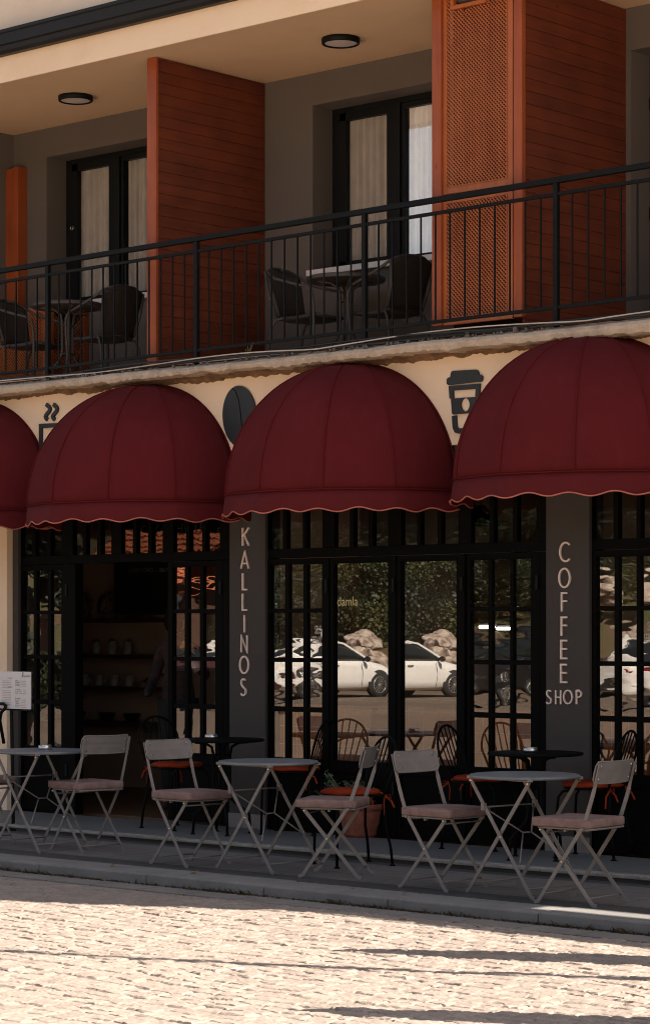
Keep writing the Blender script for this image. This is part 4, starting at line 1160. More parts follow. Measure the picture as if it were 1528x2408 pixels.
def build_bistro_table():
    t = thing('folding_table', 'x', 'table', (0,0,0), 0, 'grey round folding tables on the pavement')
    b = MB(); r = .325; z = .70
    prof = [(.0001,z-.006),(r-.02,z-.006),(r-.006,z-.020),(r-.001,z-.016),(r,z-.008),(r-.004,z-.001),(r-.012,z),(.2,z),(.0001,z)]
    b.lathe(prof, 72); b.build('tabletop', M['tabletop'], t)
    yo = .215; sec = [(-.0035,-.0125),(.0035,-.0125),(.0035,.0125),(-.0035,.0125)]
    for s in (-1,1):
        for k in (-1,1):
            y = s*(yo if k > 0 else yo-.012)
            pts = [(k*.285,y,.006),(k*.262,y,.013),(-k*.235,y,.672)]
            b = MB(); b.sweep(pts, sec, up=(1,0,0)); lg = b.build('leg', M['taupe'], t, bevel=.0015)
            rv = MB(); rv.lathe([(.0,.004),(.007,.004),(.009,.0),(.009,-.002)], 12, (-k*.232,s*(yo+.004),.662), Euler((R(-90*s),0,0)).to_matrix())
            rv.build('rivet', M['brass'], lg)
            if k > 0:
                rv = MB(); rv.lathe([(.0,.004),(.006,.004),(.007,.0),(.007,-.002)], 12, (.015,s*(yo+.005),.342), Euler((R(-90*s),0,0)).to_matrix()); rv.build('rivet', M['brass'], lg)
    b = MB(); b.tube([(.232,-yo,.058),(.232,yo,.058)], .005, 8); b.build('stretcher', M['taupe'], t)
    b = MB(); b.tube([(-.232,-yo+.012,.058),(-.232,yo-.012,.058)], .005, 8); b.build('stretcher', M['taupe'], t)
    b = MB(); b.tube([(-.125,-yo,.51),(-.125,yo,.51)], .005, 8); b.build('stretcher', M['taupe'], t)
    # folding stay: a pair of V rods
    b = MB(); c1 = (.02,-.035,.36); c2 = (.02,.035,.36)
    for c_, s in ((c1,-1),(c2,1)):
        b.tube([(-.125,s*yo*.95,.505),c_], .0045, 8); b.tube([c_,(.16,s*yo*.95,.20)], .0045, 8)
    b.tube([c1,c2], .0045, 8); b.build('stay', M['taupe'], t)
    for s in (-1,1):
        b = MB(); b.box((-.14,s*yo-.012,.49),(-.11,s*yo+.012,.535)); b.build('catch', M['taupe'], t, bevel=.004)
        b = MB(); b.box((-.26,s*(yo-.005)-.012,.672),(.26,s*(yo-.005)+.012,.690)); b.build('runner', M['taupe'], t, bevel=.003)
    return t
tab0 = build_bistro_table()
tables = [((-12.88,11.36), -5, 'round grey folding table with a steel ashtray'), ((-10.73,11.41), -4, 'round grey bare folding table before the KALLINOS pillar'), ((-8.61,11.35), -7, 'round grey bare folding table before the COFFEE SHOP pillar')]
for i, ((x,y), a, lab) in enumerate(tables):
    c = tab0 if i == 0 else copy_tree(tab0)
    c.location = (x,y,0); c.rotation_euler = (0,0,R(a)); c['label'] = lab

def ashtray(x, y, z, label):
    b = MB(); r = .047
    b.lathe([(.0001,.003),(r-.008,.003),(r-.006,.006),(r-.004,.028),(r-.002,.033),(r,.033),(r,.003),(r-.004,0),(.0001,0)], 32)
    o = b.build('ashtray', M['steel']); o.location = (x,y,z+.0005)
    tag(o, label, 'ashtray', 'round steel ashtrays')
xx, zz = on_wall(107,1755,11.38)
ashtray(xx+.0,11.38,.70,'steel ashtray on the left grey folding table')

# ------------------------------------------------------------------ black metal chairs and tables
def build_hoop_chair():
    t = thing('hoop_chair', 'x', 'chair', (0,0,0), 0, 'black hoop back chairs with orange pads')
    b = MB(); P = []
    b.lathe([(.0001,.452),(.185,.452),(.192,.455),(.192,.462),(.185,.466),(.0001,.464)], 36); b.build('seat', M['black_soft'], t)
    for s in (-1,1):
        b = MB(); b.tube([(.09,s*.13,.448),(.15,s*.15,.440),(.178,s*.158,.40),(.186,s*.163,.30),(.190,s*.170,.012)], .0095, 10); b.lathe([(.0001,.0),(.021,.0),(.021,.004),(.012,.010),(.010,.02)], 16, (.190,s*.170,0)); b.build('leg', M['black_soft'], t)
        b = MB(); b.tube([(-.165,s*.135,.455),(-.175,s*.140,.36),(-.178,s*.15,.25),(-.205,s*.165,.12),(-.215,s*.170,.012)], .0095, 10); b.lathe([(.0001,.0),(.021,.0),(.021,.004),(.012,.010),(.010,.02)], 16, (-.215,s*.170,0)); b.build('leg', M['black_soft'], t)
    b = MB(); H = .395; W = .190
    def hoop(a): # a 0..pi
        y = W*math.cos(a)*(1.0 if math.sin(a) > .0 else 1); z = math.sin(a)
        return y, z
    pts = []
    for k in range(6): pts.append((-.165-.10*k/6*.6, .135+.055*k/6, .455+.20*k/6))
    for k in range(21):
        a = math.pi*k/20; pts.append((-.225-.045*math.sin(a), .190*math.cos(a), .655+.185*math.sin(a)))
    for k in range(5,-1,-1): pts.append((-.165-.10*k/6*.6, -.135-.055*k/6, .455+.20*k/6))
    b.tube(pts, .0085, 8); b.build('back_hoop', M['black_soft'], t)
    for k in range(6):
        y0 = (-.5+k/5)*.20; y1 = (-.5+k/5)*.29
        a = math.acos(max(-1,min(1,y1/.190)))
        b = MB(); b.tube([(-.160,y0,.495),(-.20,(y0+y1)/2,.62),(-.225-.045*math.sin(a),y1,.655+.185*math.sin(a))], .005, 6); b.build('spindle', M['black_soft'], t)
    b = MB(); b.tube([(-.162,-.13,.495),(-.162,.13,.495)], .006, 6); b.build('back_rail', M['black_soft'], t)
    # cushion
    b = MB(); P = []
    for (r_, z) in ((.150,.467),(.186,.470),(.194,.482),(.188,.494),(.16,.502),(.08,.505),(.0001,.505)):
        P.append([(r_*math.cos(2*math.pi*k/36)*1.02+.005+.004*math.sin(k*1.9), r_*math.sin(2*math.pi*k/36), z+.0025*math.sin(k*1.3)) for k in range(36)])
    b.grid([list(q) for q in zip(*P)], True, True); cu = b.build('cushion', M['orange_pad'], t)
    for s in (-1,1):
        b = MB()
        x0, y0, z0 = -.178, s*.138, .455
        b.bar([(-.14,s*.12,.485),(x0,y0,z0+.01),(x0-.008,y0+s*.012,z0-.01)], .004, .012)
        b.bar([(x0,y0,z0),(x0-.04,y0+s*.01,z0-.03),(x0-.06,y0+s*.015,z0-.075)], .003, .012)
        b.bar([(x0,y0,z0),(x0+.02,y0+s*.02,z0-.04),(x0+.022,y0+s*.03,z0-.12)], .003, .012)
        b.tube([(x0-.012,y0,z0),(x0-.03,y0+s*.012,z0+.012),(x0-.035,y0+s*.02,z0-.012),(x0-.012,y0+.004,z0-.006)], .004, 6)
        b.build('tie', M['orange_pad'], cu)
    return t
hc0 = build_hoop_chair()
hoops = [((416,1948), FLOOR, -7, 'black hoop chair with orange pad in the open shop doorway'),
         ((690,1960), FLOOR, 203, 'black hoop chair with orange pad half hidden behind the middle grey table'),
         ((826,2034), 0, 248, 'black hoop chair with orange pad before the terracotta pot'),
         ((1130,1995), FLOOR, 12, 'black hoop chair with orange pad behind the right grey table, its back to the left'),
         ((1392,2016), FLOOR, 194, 'black hoop chair with orange pad at the right, its back to the glass door')]
for i, ((u,v), z, a, lab) in enumerate(hoops):
    c = hc0 if i == 0 else copy_tree(hc0)
    x, y = on_ground(u, v, z); c.location = (x,y,z); c.rotation_euler = (0,0,R(a)); c['label'] = lab
def build_black_table():
    t = thing('black_table', 'x', 'table', (0,0,0), 0, 'round black tables against the pillars')
    b = MB(); r = .315; z = .70
    b.lathe([(.0001,z-.02),(r-.012,z-.02),(r-.002,z-.016),(r,z-.010),(r-.003,z-.002),(r-.012,z),(.0001,z)], 64); b.build('tabletop', M['black_soft'], t)
    for k in range(4):
        a = R(45+90*k); c, s = math.cos(a), math.sin(a)
        b = MB(); b.tube([(.20*c,.20*s,z-.026),(.13*c,.13*s,z-.03),(.075*c,.075*s,z-.06),(.062*c,.062*s,z-.12),(.060*c,.060*s,.33),(.075*c,.075*s,.25),(.15*c,.15*s,.19),(.205*c,.205*s,.14),(.215*c,.215*s,.012)], .0105, 10)
        b.lathe([(.0001,0),(.021,0),(.021,.004),(.012,.01),(.011,.02)], 16, (.215*c,.215*s,0)); b.build('leg', M['black_soft'], t)
    for zz_ in (.34,.58):
        b = MB(); b.tube([(.062*math.cos(q*.2618*2),.062*math.sin(q*.2618*2),zz_) for q in range(12)], .006, 6, closed=True); b.build('collar', M['black_soft'], t)
    return t
bt0 = build_black_table()
for i, ((x,y), lab) in enumerate((((-12.45,12.74),'round black metal table against the KALLINOS pillar'), ((wx(1258,12.72),12.72),'round black metal table against the COFFEE SHOP pillar'))):
    c = bt0 if i == 0 else copy_tree(bt0)
    c.location = (x,y,FLOOR); c.rotation_euler = (0,0,R(10+20*i)); c['label'] = lab
ashtray(wx(497,12.68),12.68,FLOOR+.70,'steel ashtray on the black table by the KALLINOS pillar')
ashtray(wx(1246,12.66),12.66,FLOOR+.70,'steel ashtray on the black table by the COFFEE SHOP pillar')

# terracotta pot
def pot():
    x, y = on_ground(835,1968,FLOOR); y += .06
    t = thing('flower_pot', 'speckled terracotta pot with a fleshy green plant by the glass doors', 'plant pot', (x,y,FLOOR))
    b = MB(); b.lathe([(.0001,0),(.112,0),(.122,.02),(.142,.10),(.155,.18),(.158,.195),(.166,.20),(.168,.235),(.160,.24),(.150,.236),(.146,.21),(.0001,.205)], 40); b.build('pot', M['terracotta'], t)
    b = MB(); b.lathe([(.0001,.222),(.08,.220),(.145,.214)], 24); b.build('soil', M['soil'], t)
    r = random.Random(6); b = MB()
    for k in range(64):
        a = r.uniform(0,6.28); rr = r.uniform(0,.14); h = r.uniform(.05,.24)*(1 if math.cos(a) < .3 else .75); ox, oy = rr*math.cos(a), rr*math.sin(a)
        tip = (ox*2.1-.07, oy*1.6-.02, .22+h)
        b.tube([(ox,oy,.21),((ox+tip[0])/2,(oy+tip[1])/2,.21+h*.6),tip], .004, 5)
        for q in range(11):
            f = .35+.65*q/10; px = ox+(tip[0]-ox)*f; py = oy+(tip[1]-oy)*f; pz = .21+(tip[2]-.21)*f
            an = r.uniform(0,6.28); L_ = r.uniform(.03,.055); w_ = L_*.5; el = r.uniform(.1,.9)
            d = Vector((math.cos(an)*math.cos(el),math.sin(an)*math.cos(el),math.sin(el))); s_ = d.cross(Vector((0,0,1))).normalized(); p0 = Vector((px,py,pz))
            b.add([p0, p0+d*L_*.5+s_*w_, p0+d*L_, p0+d*L_*.5-s_*w_], [(0,1,2),(0,2,3)])
    b.build('plant', M['potleaf'], t)
pot()

# menu sheet on a stand
def menu():
    Y = 12.3
    x1, zt = on_wall(73,1580,Y); x0 = x1-.46; zb = on_wall(73,1668,Y)[1]
    t = thing('menu_stand', 'white printed drinks menu sheet on a black stand at the left edge', 'menu', (x0+.23,Y,0))
    L_ = lambda o: setattr(o, 'location', -t.location)
    b = MB(); b.box((x0,Y,zb),(x1,Y+.006,zt)); L_(b.build('sheet', M['paper'], t))
    b = MB(); b.box((x0-.01,Y+.007,zb-.015),(x1-.01,Y+.02,zt-.02)); b.tube([(x0+.2,Y+.03,zb+.02),(x0+.2,Y+.05,.02)], .014, 10); b.lathe([(.0001,0),(.16,0),(.16,.012),(.03,.03),(.0001,.03)], 28, (x0+.2,Y+.05,.0)); L_(b.build('stand', M['black'], t, bevel=.002))
    b = MB(); xh, zh = on_wall(8,1658,Y-.03)
    b.tube([(xh-.16,Y-.03,zh-.02),(xh-.08,Y-.03,zh+.008),(xh,Y-.03,zh+.010),(xh+.032,Y-.03,zh-.004),(xh+.022,Y-.03,zh-.028),(xh-.02,Y-.03,zh-.055),(xh-.05,Y-.02,zh-.12),(xh-.06,Y+.03,zh-.3)], .013, 10); L_(b.build('clamp_arm', M['black'], t))
    ink = MB(); red = MB(); W = x1-x0; H = zt-zb
    def tx(bb, s, fx, fz, size): text_mesh(bb, s, face_mat(x0+W*fx, zb+H*fz, Y-.0015), size)
    col = [('Mocha',.745),('Macchiato',.70),('Cortado',.655),('Flat White',.61),('Cold Brew',.51),('Ice Flat White',.463),('Frappe',.417),('San Sebastian',.27),('Profiterol',.225),('Magnolia',.18),('Tiramisu',.133),('Sandwich',.088),('Croissant',.042)]
    for s, fz in col:
        tx(ink, s, .615, fz, .0125)
        ink.box((x0+W*.615+.0062*len(s)+.008,Y-.002,zb+H*fz),(x0+W*.88,Y-.0005,zb+H*fz+.0012))
    for k in range(14):
        fz = .745-.0455*k - (.04 if k > 4 else 0)
        ink.box((x0+W*.28,Y-.002,zb+H*fz),(x0+W*.50,Y-.0005,zb+H*fz+.0012)); tx(ink, ('Espresso','Americano','Latte','Filtre','Cappuccino')[k % 5], .08, fz, .0125)
    tx(red, 'KAHVE', .42, .80, .016); tx(red, 'SOGUK', .42, .565, .016)
    tx(ink, 'KALLINOS', .80, .86, .019)
    # little wading bird
    M4 = face_mat(x0+W*.745, zb+H*.83, Y-.0015)
    ink.prism([(0,0),(.012,.010),(.030,.014),(.034,.026),(.026,.034),(.030,.042),(.046,.041),(.034,.045),(.024,.042),(.020,.033),(.028,.024),(.022,.017)], M4, .001)
    L_(ink.build('print', M['ink'], t)); L_(red.build('heading', M['ink_red'], t))
menu()

# ------------------------------------------------------------------ balcony tables and chairs
def build_rattan_chair():
    t = thing('rattan_chair', 'x', 'chair', (0,0,0), 0, 'dark woven chairs on the balcony')
    b = MB(); P = []
    for i in range(13):
        y = -.215+.43*i/12; P.append([(x, y*(1-.12*(x < -.1)), .435-.012*math.cos(y*7)+.014*(x/.2)**2) for x in (-.20,-.12,-.04,.04,.12,.20,.225)])
    b.grid(P); b.build('seat', M['rattan'], t, solid=.028)
    b = MB(); b.tube([(.225,-.20,.435),(.235,0,.430),(.225,.20,.435)], .014, 8); b.build('seat_edge', M['rattan_tube'], t)
    b = MB(); P = []
    for i in range(17):
        a = -1+2*i/16; row = []
        for j in range(9):
            f = j/8; wd = .20+.05*f; y = a*wd; x = -.20-.10*f - .05*math.cos(a*1.45)*(.6+.5*f)+.02
            row.append((x,y,.44+.42*f - .045*f*(a*a)))
        P.append(row)
    b.grid(P); b.build('backrest', M['rattan'], t, solid=.02)
    for s in (-1,1):
        wv = MB(); wv.tube([(-.20+.0,s*.20,.44),(-.265,s*.225,.62),(-.30+.012,s*.25,.815)], .012, 8); wv.build('back_frame', M['rattan_tube'], t)
    for s in (-1,1):
        b = MB(); b.tube([(-.315,0,.862),(-.305,s*.12,.855),(-.275,s*.235,.815),(-.16,s*.285,.745),(.05,s*.29,.685),(.18,s*.282,.655),(.235,s*.272,.61),(.250,s*.262,.50),(.240,s*.25,.30),(.255,s*.255,0.0)], .0125, 9); b.build('arm', M['rattan_tube'], t)
        b = MB(); b.tube([(-.10,s*.20,.425),(-.19,s*.225,.41),(-.235,s*.235,.33),(-.26,s*.245,.15),(-.285,s*.25,0)], .0125, 9); b.build('leg', M['rattan_tube'], t)
    return t
rc0 = build_rattan_chair()
def build_balcony_table():
    t = thing('balcony_table', 'x', 'table', (0,0,0), 0, 'round dark tables on the balcony')
    b = MB(); r = .305; z = .725
    b.lathe([(.0001,z-.03),(r-.03,z-.03),(r-.004,z-.034),(r,z-.028),(r,z-.004),(r-.004,z),(.0001,z)], 56); b.build('tabletop', M['darktop'], t)
    for k in range(4):
        a = R(45+90*k+8); c, s = math.cos(a), math.sin(a)
        b = MB(); b.tube([(.22*c,.22*s,z-.035),(.12*c,.12*s,z-.045),(.055*c,.055*s,z-.09),(.045*c,.045*s,z-.17),(.045*c,.045*s,.32),(.07*c,.07*s,.25),(.17*c,.17*s,.13),(.23*c,.23*s,.05),(.245*c,.245*s,0)], .0115, 9); b.build('leg', M['rattan_tube'], t)
    for zz_ in (.30,.54):
        b = MB(); b.tube([(.047*math.cos(q*.5236),.047*math.sin(q*.5236),zz_) for q in range(12)], .007, 6, closed=True); b.build('collar', M['rattan_tube'], t)
    return t
bt = build_balcony_table()
for i, ((x,y), lab) in enumerate((((-12.45,14.12),'round dark table on the balcony below the white curtained window'), ((-15.22,13.72),'round dark table on the balcony beside the lattice cabinet'))):
    c = bt if i == 0 else copy_tree(bt)
    c.location = (x,y,SLABZ-.01); c.rotation_euler = (0,0,R(5*i)); c['label'] = lab
for i, ((x,y), a, lab) in enumerate((((-12.72,13.98),5,'dark woven chair on the balcony with its back to the plank partition'), ((-12.04,14.16),172,'dark woven chair on the balcony with its back to the lattice screen'),
                                ((-15.72,13.75),8,'dark woven chair on the balcony cut by the left edge of the picture'), ((-14.86,13.80),176,'dark woven chair on the left balcony with its back to the plank partition'))):
    c = rc0 if i == 0 else copy_tree(rc0)
    c.scale = (.90,.86,.95); c.location = (x,y,SLABZ-.005); c.rotation_euler = (0,0,R(a)); c['label'] = lab

# ------------------------------------------------------------------ inside the shop
YS = 15.93
def shelf(v, u0, u1, label):
    x0, z = on_wall(u0, v, 15.75); x1 = wx(u1,15.75)
    b = MB(); b.box((x0,15.70,z-.035),(x1,YS+.018,z)); o = b.build('wall_shelf', M['shelf'], bevel=.003); tag(o, label, 'shelf', 'dark shelves in the shop'); return x0, x1, z
sh = []
for v, n in ((1456,'topmost dark shelf inside the doorway, holding plates'),(1538,'second dark shelf down inside the doorway, holding jars'),(1611,'third dark shelf down inside the doorway, holding mugs'),(1690,'lowest dark shelf inside the doorway, holding bowls')):
    sh.append(shelf(v, 100, 362, n))
def jar(u, z, w_, h, name, label, group, lid=True, handle=False):
    x = wx(u,15.8); t = thing(name, label, name.replace('_',' '), (x,15.80,z+.001), 0, group)
    b = MB(); b.lathe([(.0001,0),(w_*.85,0),(w_,.015),(w_,h*.75),(w_*.8,h*.88),(w_*.8,h),(w_*.7,h),(w_*.65,h*.9)], 20); b.build('body', M['jar'], t)
    if lid:
        b = MB(); b.lathe([(.0001,h+.03),(.012,h+.028),(.012,h+.015),(w_*.85,h+.008),(w_*.85,h+.001),(.0001,h+.001)], 16); b.build('lid', M['steel'], t)
    if handle:
        b = MB(); b.tube([(w_*.9,0,h*.7),(w_*1.5,0,h*.68),(w_*1.6,0,h*.45),(w_*1.4,0,h*.22),(w_*.9,0,h*.2)], .007, 7); b.build('handle', M['jar'], t)
for k, u in enumerate((120,142,192,228,264,301)):
    jar(u, sh[1][2], .046, .12, 'storage_jar', 'small lidded jar on the second shelf inside the doorway', 'lidded jars on the second shelf')
for k, u in enumerate((130,201,234,271,305)):
    jar(u, sh[2][2], .048, .11, 'mug', 'pale mug on the third shelf inside the doorway', 'mugs on the third shelf', lid=False, handle=True)
for k, u in enumerate((140,182,252,310)):
    x = wx(u,15.8); b = MB(); b.lathe([(.0001,0),(.045,0),(.05,.01),(.085,.07),(.09,.075),(.086,.076),(.045,.014),(.0001,.012)], 24)
    o = b.build('bowl', M['board']); o.location = (x,15.8,sh[3][2]+.001); tag(o, 'dark bowl on the lowest shelf inside the doorway', 'bowl', 'bowls on the lowest shelf')
for k, (u, lab) in enumerate(((201,'patterned round plate on a stand, left of the other plate'),(256,'patterned round plate on a stand beside the menu board'))):
    x = wx(u,15.82); t = thing('display_plate', lab, 'plate', (x,15.82,sh[0][2]+.001), 0, 'patterned plates on the top shelf')
    b = MB(); Mx = Matrix.Translation((0,0,.135)) @ Euler((R(78),0,0)).to_matrix().to_4x4(); b.lathe([(.0001,0),(.07,.0),(.125,.018),(.128,.02),(.128,.024),(.07,.006),(.0001,.006)], 36, M=Mx); b.build('plate', M['plate'], t)
    b = MB(); b.bar([(-.05,.0,.003),(-.05,.06,.003)], .008, .006); b.bar([(.05,.0,.003),(.05,.06,.003)], .008, .006); b.bar([(-.05,.05,.003),(0,.045,.12),(.05,.05,.003)], .006, .006); b.build('stand', M['jar'], t)
x = wx(302,15.84); b = MB(); b.box((x-.06,15.84,sh[0][2]+.001),(x+.06,15.86,sh[0][2]+.16)); tag(b.build('picture_frame', M['plate'], bevel=.004), 'small framed picture standing on the top shelf', 'picture')
# menu board on the wall
def chalkboard():
    y = 15.60; x0, z0 = on_wall(272,1443,y); x1 = wx(540,y); z1 = 2.75
    t = thing('menu_board', 'large black drinks board hanging inside the doorway', 'menu board', ((x0+x1)/2,y,z0))
    b = MB(); b.box((x0,y,z0),(x1,y+.03,z1)); o = b.build('panel', M['board'], t, bevel=.003); o.location = -t.location
    b = MB(); f = .015
    b.box((x0-f,y-.008,z0-f),(x1+f,y+.03,z0-.0005)); b.box((x0-f,y-.008,z0),(x0-.0005,y+.03,z1)); o = b.build('frame', M['shelf'], t); o.location = -t.location
    b = MB()
    def tx(s, u, v, size): 
        x, z = on_wall(u,v,y-.003); text_mesh(b, s, face_mat(x,z,y-.003), size)
    tx('SICAK KAHVELER', 314, 1258, .13); tx('SOGUK', 510, 1262, .12)
    for s1, s2, v in (('ESPRESSO..........120','AMERICANO...130',1285),('LATTE.................130','CORTADO......130',1322),('CAPPUCCINO......130','FLAT WHITE...130',1346)):
        tx(s1, 303, v, .052); tx(s2, 377, v, .052)
    o = b.build('chalk_text', M['chalk'], t); o.location = -t.location
chalkboard()
# tiled counter
t = thing('tiled_counter', 'long shop counter faced with square orange tiles', 'counter', (-12.4,14.95,FLOOR))
b = MB(); b.box((-14.35,14.70,FLOOR),(-9.9,15.25,.935)); o = b.build('front', M['orange_tile'], t); o.location = -t.location
b = MB(); b.box((-14.38,14.675,.9355),(-9.87,15.28,.972)); o = b.build('worktop', M['in_dark'], t, bevel=.004); o.location = -t.location
# lit tube lamps in the display and the small warm lamp over the counter end
def tube_lamp(u0, u1, v, label):
    y = 17.2; x0, z = on_wall(u0,v,y); x1 = wx(u1,y)
    t = thing('tube_lamp', label, 'lamp', ((x0+x1)/2,y,z), 0, 'lit tube lamps inside the shop')
    b = MB(); b.tube([(x0,y,z),(x1,y,z)], .013, 10); o = b.build('tube', M['tube'], t); o.location = -t.location
    b = MB(); b.box((x0-.02,y+.014,z-.02),(x1+.02,y+.04,z+.03)); o = b.build('holder', M['in_dark'], t); o.location = -t.location
tube_lamp(1127,1162,1474.5,'lit white tube lamp glowing behind the grid door, left of the other tube')
tube_lamp(1168,1206,1478,'lit white tube lamp glowing behind the grid door, right of the other tube')
t = thing('counter_lamp', 'small warm lamp glowing over the end of the bowl shelf', 'lamp', (wx(338,15.6),15.6,1.02))
b = MB(); b.lathe([(.0001,.05),(.02,.05),(.06,.0),(.055,0),(.018,.042),(.0001,.042)], 20); b.build('lamp_shade', M['copper'], t)
b = MB(); b.ball((0,0,.012), .014, 10, 6); b.build('bulb', M['bulb'], t)
b = MB(); b.tube([(0,0,.05),(0,.15,.12),(0,.33,.10)], .006, 7); b.build('arm', M['black'], t)
# pendant lamps
for (u,v,lab) in ((1130,1212,'black pendant lamp hanging behind the transom glass left of the COFFEE SHOP pillar'),):
    x, z = on_wall(u,v,15.2); t = thing('pendant_lamp', lab, 'lamp', (x,15.2,z))
    b = MB(); b.lathe([(.16,-.08),(.14,-.06),(.05,.06),(.035,.08),(.0001,.085)], 28); b.build('lamp_shade', M['board'], t)
    b = MB(); b.tube([(0,0,.085),(0,0,3.2-z)], .004, 6); b.build('cord', M['board'], t)

# wooden chair inside, by the doorway
def inside_chair(x, y, rz):
    t = thing('wooden_chair', 'dark wooden ladder back chair inside the shop behind the plain glass door', 'chair', (x,y,FLOOR), rz)
    b = MB(); b.box((-.19,-.19,.43),(.2,.19,.455)); b.build('seat', M['shelf'], t, bevel=.006)
    for s in (-1,1):
        b = MB(); b.bar([(.17,s*.17,0),(.165,s*.165,.43)], .034, .034); b.build('leg', M['shelf'], t)
        b = MB(); b.bar([(-.19,s*.17,0),(-.175,s*.17,.45),(-.21,s*.17,.88)], .034, .034); b.build('leg', M['shelf'], t)
    b = MB(); b.box((-.215,-.155,.72),(-.195,.155,.84)); b.box((-.205,-.155,.56),(-.19,.155,.62)); b.build('backrest', M['shelf'], t, bevel=.004)
inside_chair(wx(850,14.3), 14.3, R(250))

# ------------------------------------------------------------------ person behind the open leaf
def skin(name, verts, edges, radii, mat, parent, root=0, lvl=2):
    me = bpy.data.meshes.new(name); me.from_pydata(verts, edges, []); me.materials.append(mat)
    o = bpy.data.objects.new(name, me); C.objects.link(o); o.parent = parent
    o.modifiers.new('skin','SKIN').use_smooth_shade = True
    if not me.skin_vertices:
        bmm = bmesh.new(); bmm.from_mesh(me); bmm.verts.layers.skin.verify(); bmm.to_mesh(me); bmm.free()
    sv = me.skin_vertices[0].data
    for i, r_ in enumerate(radii): sv[i].radius = (r_,r_) if not isinstance(r_,tuple) else r_
    sv[root].use_root = True
    s = o.modifiers.new('sub','SUBSURF'); s.levels = lvl; s.render_levels = lvl
    return o
def person():
    px = wx(385,14.0)+.17; py = 14.0
    t = thing('person', 'person in a dark plaid shirt facing into the shop, holding up a yellow can', 'person', (px,py,FLOOR), R(0))
    # local axes: +x right along the facade, -y to the street; the arm reaches to +x
    V = [(0,0,.90),(0,0,1.08),(.01,0,1.26),(.02,-.01,1.36),(.03,-.02,1.44),(.045,-.03,1.50),(.055,-.045,1.60),(.055,-.045,1.66)]
    E = [(0,1),(1,2),(2,3),(3,4),(4,5),(5,6),(6,7)]
    Rr = [(.15,.11),(.14,.10),(.16,.105),(.14,.085),(.055,.055),(.06,.065),(.078,.092),(.05,.06)]
    def limb(chain, radii, start):
        prev = start
        for p, r_ in zip(chain, radii):
            V.append(p); Rr.append(r_); E.append((prev,len(V)-1)); prev = len(V)-1
        return prev
    limb([(.08,0,.82),(.09,-.01,.47),(.09,.01,.09),(.09,-.10,.03)], [.095,.062,.042,.035], 0)
    limb([(-.08,0,.82),(-.09,.0,.47),(-.10,.01,.09),(-.10,-.09,.03)], [.095,.062,.042,.035], 0)
    limb([(-.19,0,1.33),(-.24,-.05,1.08),(-.13,-.22,.98),(-.08,-.28,.98)], [.06,.047,.036,.025], 3)
    el = limb([(.20,.0,1.33),(.30,.03,1.10)], [.06,.047], 3)
    wr = limb([(.235,-.05,1.27)], [.034], el)
    pm = limb([(.222,-.072,1.335)], [(.030,.018)], wr)
    body = skin('body', V, E, Rr, M['plaid'], t)
    hv, he, hr = [(.235,-.05,1.27),(.230,-.062,1.305),(.222,-.072,1.345)], [(0,1),(1,2)], [.027,.030,.030]
    base = Vector((.222,-.072,1.35)); 
    for k, (off, ln) in enumerate(((-.024,.055),(-.008,.064),(.008,.060),(.024,.048))):
        p0 = base + Vector((off*.8,off*.5,.004)); p1 = p0+Vector((.006,-.022,ln*.45)); p2 = p1+Vector((-.012,-.026,ln*.30)); p3 = p2+Vector((-.022,-.006,ln*.1))
        i0 = len(hv); hv += [tuple(p0),tuple(p1),tuple(p2),tuple(p3)]; hr += [.0095,.009,.0085,.0075]; he += [(2,i0),(i0,i0+1),(i0+1,i0+2),(i0+2,i0+3)]
    i0 = len(hv); hv += [(.200,-.082,1.325),(.188,-.102,1.348),(.196,-.118,1.362)]; hr += [.011,.010,.009]; he += [(1,i0),(i0,i0+1),(i0+1,i0+2)]
    skin('hand', hv, he, hr, M['skin'], t)
    b = MB(); b.tube([(.268,-.010,1.178),(.250,-.032,1.225),(.238,-.047,1.262)], .048, 12, scale=[1.1,1.05,.92]); b.build('cuff', M['cuff'], t)
    hd = [(.05,-.035,1.47),(.06,-.05,1.56),(.055,-.045,1.64)]
    skin('head', hd, [(0,1),(1,2)], [(.055,.06),(.074,.088),(.068,.08)], M['skin'], t)
    b = MB(); b.ball((.052,-.062,1.635), .098, 20, 12, (.92,1.02,.82)); b.ball((.05,-.095,1.57), .088, 16, 10, (.95,.95,1.2)); b.build('hair', M['hair'], t)
    b = MB(); b.ball((.052,.048,1.565), .014, 8, 6, (1,1.2,1.6)); b.ball((-.022,-.05,1.57), .018, 8, 6, (.5,1,1.6)); b.ball((.128,-.05,1.57), .018, 8, 6, (.5,1,1.6)); b.build('nose_and_ears', M['skin'], t)
    b = MB(); b.box((.03,.030,1.515),(.075,.038,1.522)); b.build('mouth', M['taillight'], t)
    for ex_ in (.025,.082):
        b = MB(); b.ball((ex_,.030,1.592), .010, 8, 6); b.build('eye', M['hair'], t)
    # trousers cover the legs
    for s in (-1,1):
        b = MB(); b.tube([(s*.07,0,.93),(s*.085,0,.80),(s*.092,-.005,.47),(s*.095,.01,.10)], .10, 14, scale=[1.25,1.1,.80,.66]); b.build('trousers', M['trouser'], t)
    Mx = Matrix.Translation(Vector((px,py,FLOOR))) 
    c0 = Vector((px,py,FLOOR)) + Vector((.210,-.112,1.385)); ax = Vector((.80,-.10,.55)).normalized()
    q = ax.to_track_quat('Z','Y').to_matrix().to_4x4()
    tc_ = thing('drink_can', 'slim yellow drink can held up in a hand', 'can', c0)
    tc_.rotation_euler = q.to_euler()
    b = MB(); b.lathe([(.0001,-.068),(.022,-.068),(.027,-.06),(.027,.055),(.023,.064),(.0001,.062)], 24); b.build('can_body', M['can'], tc_)
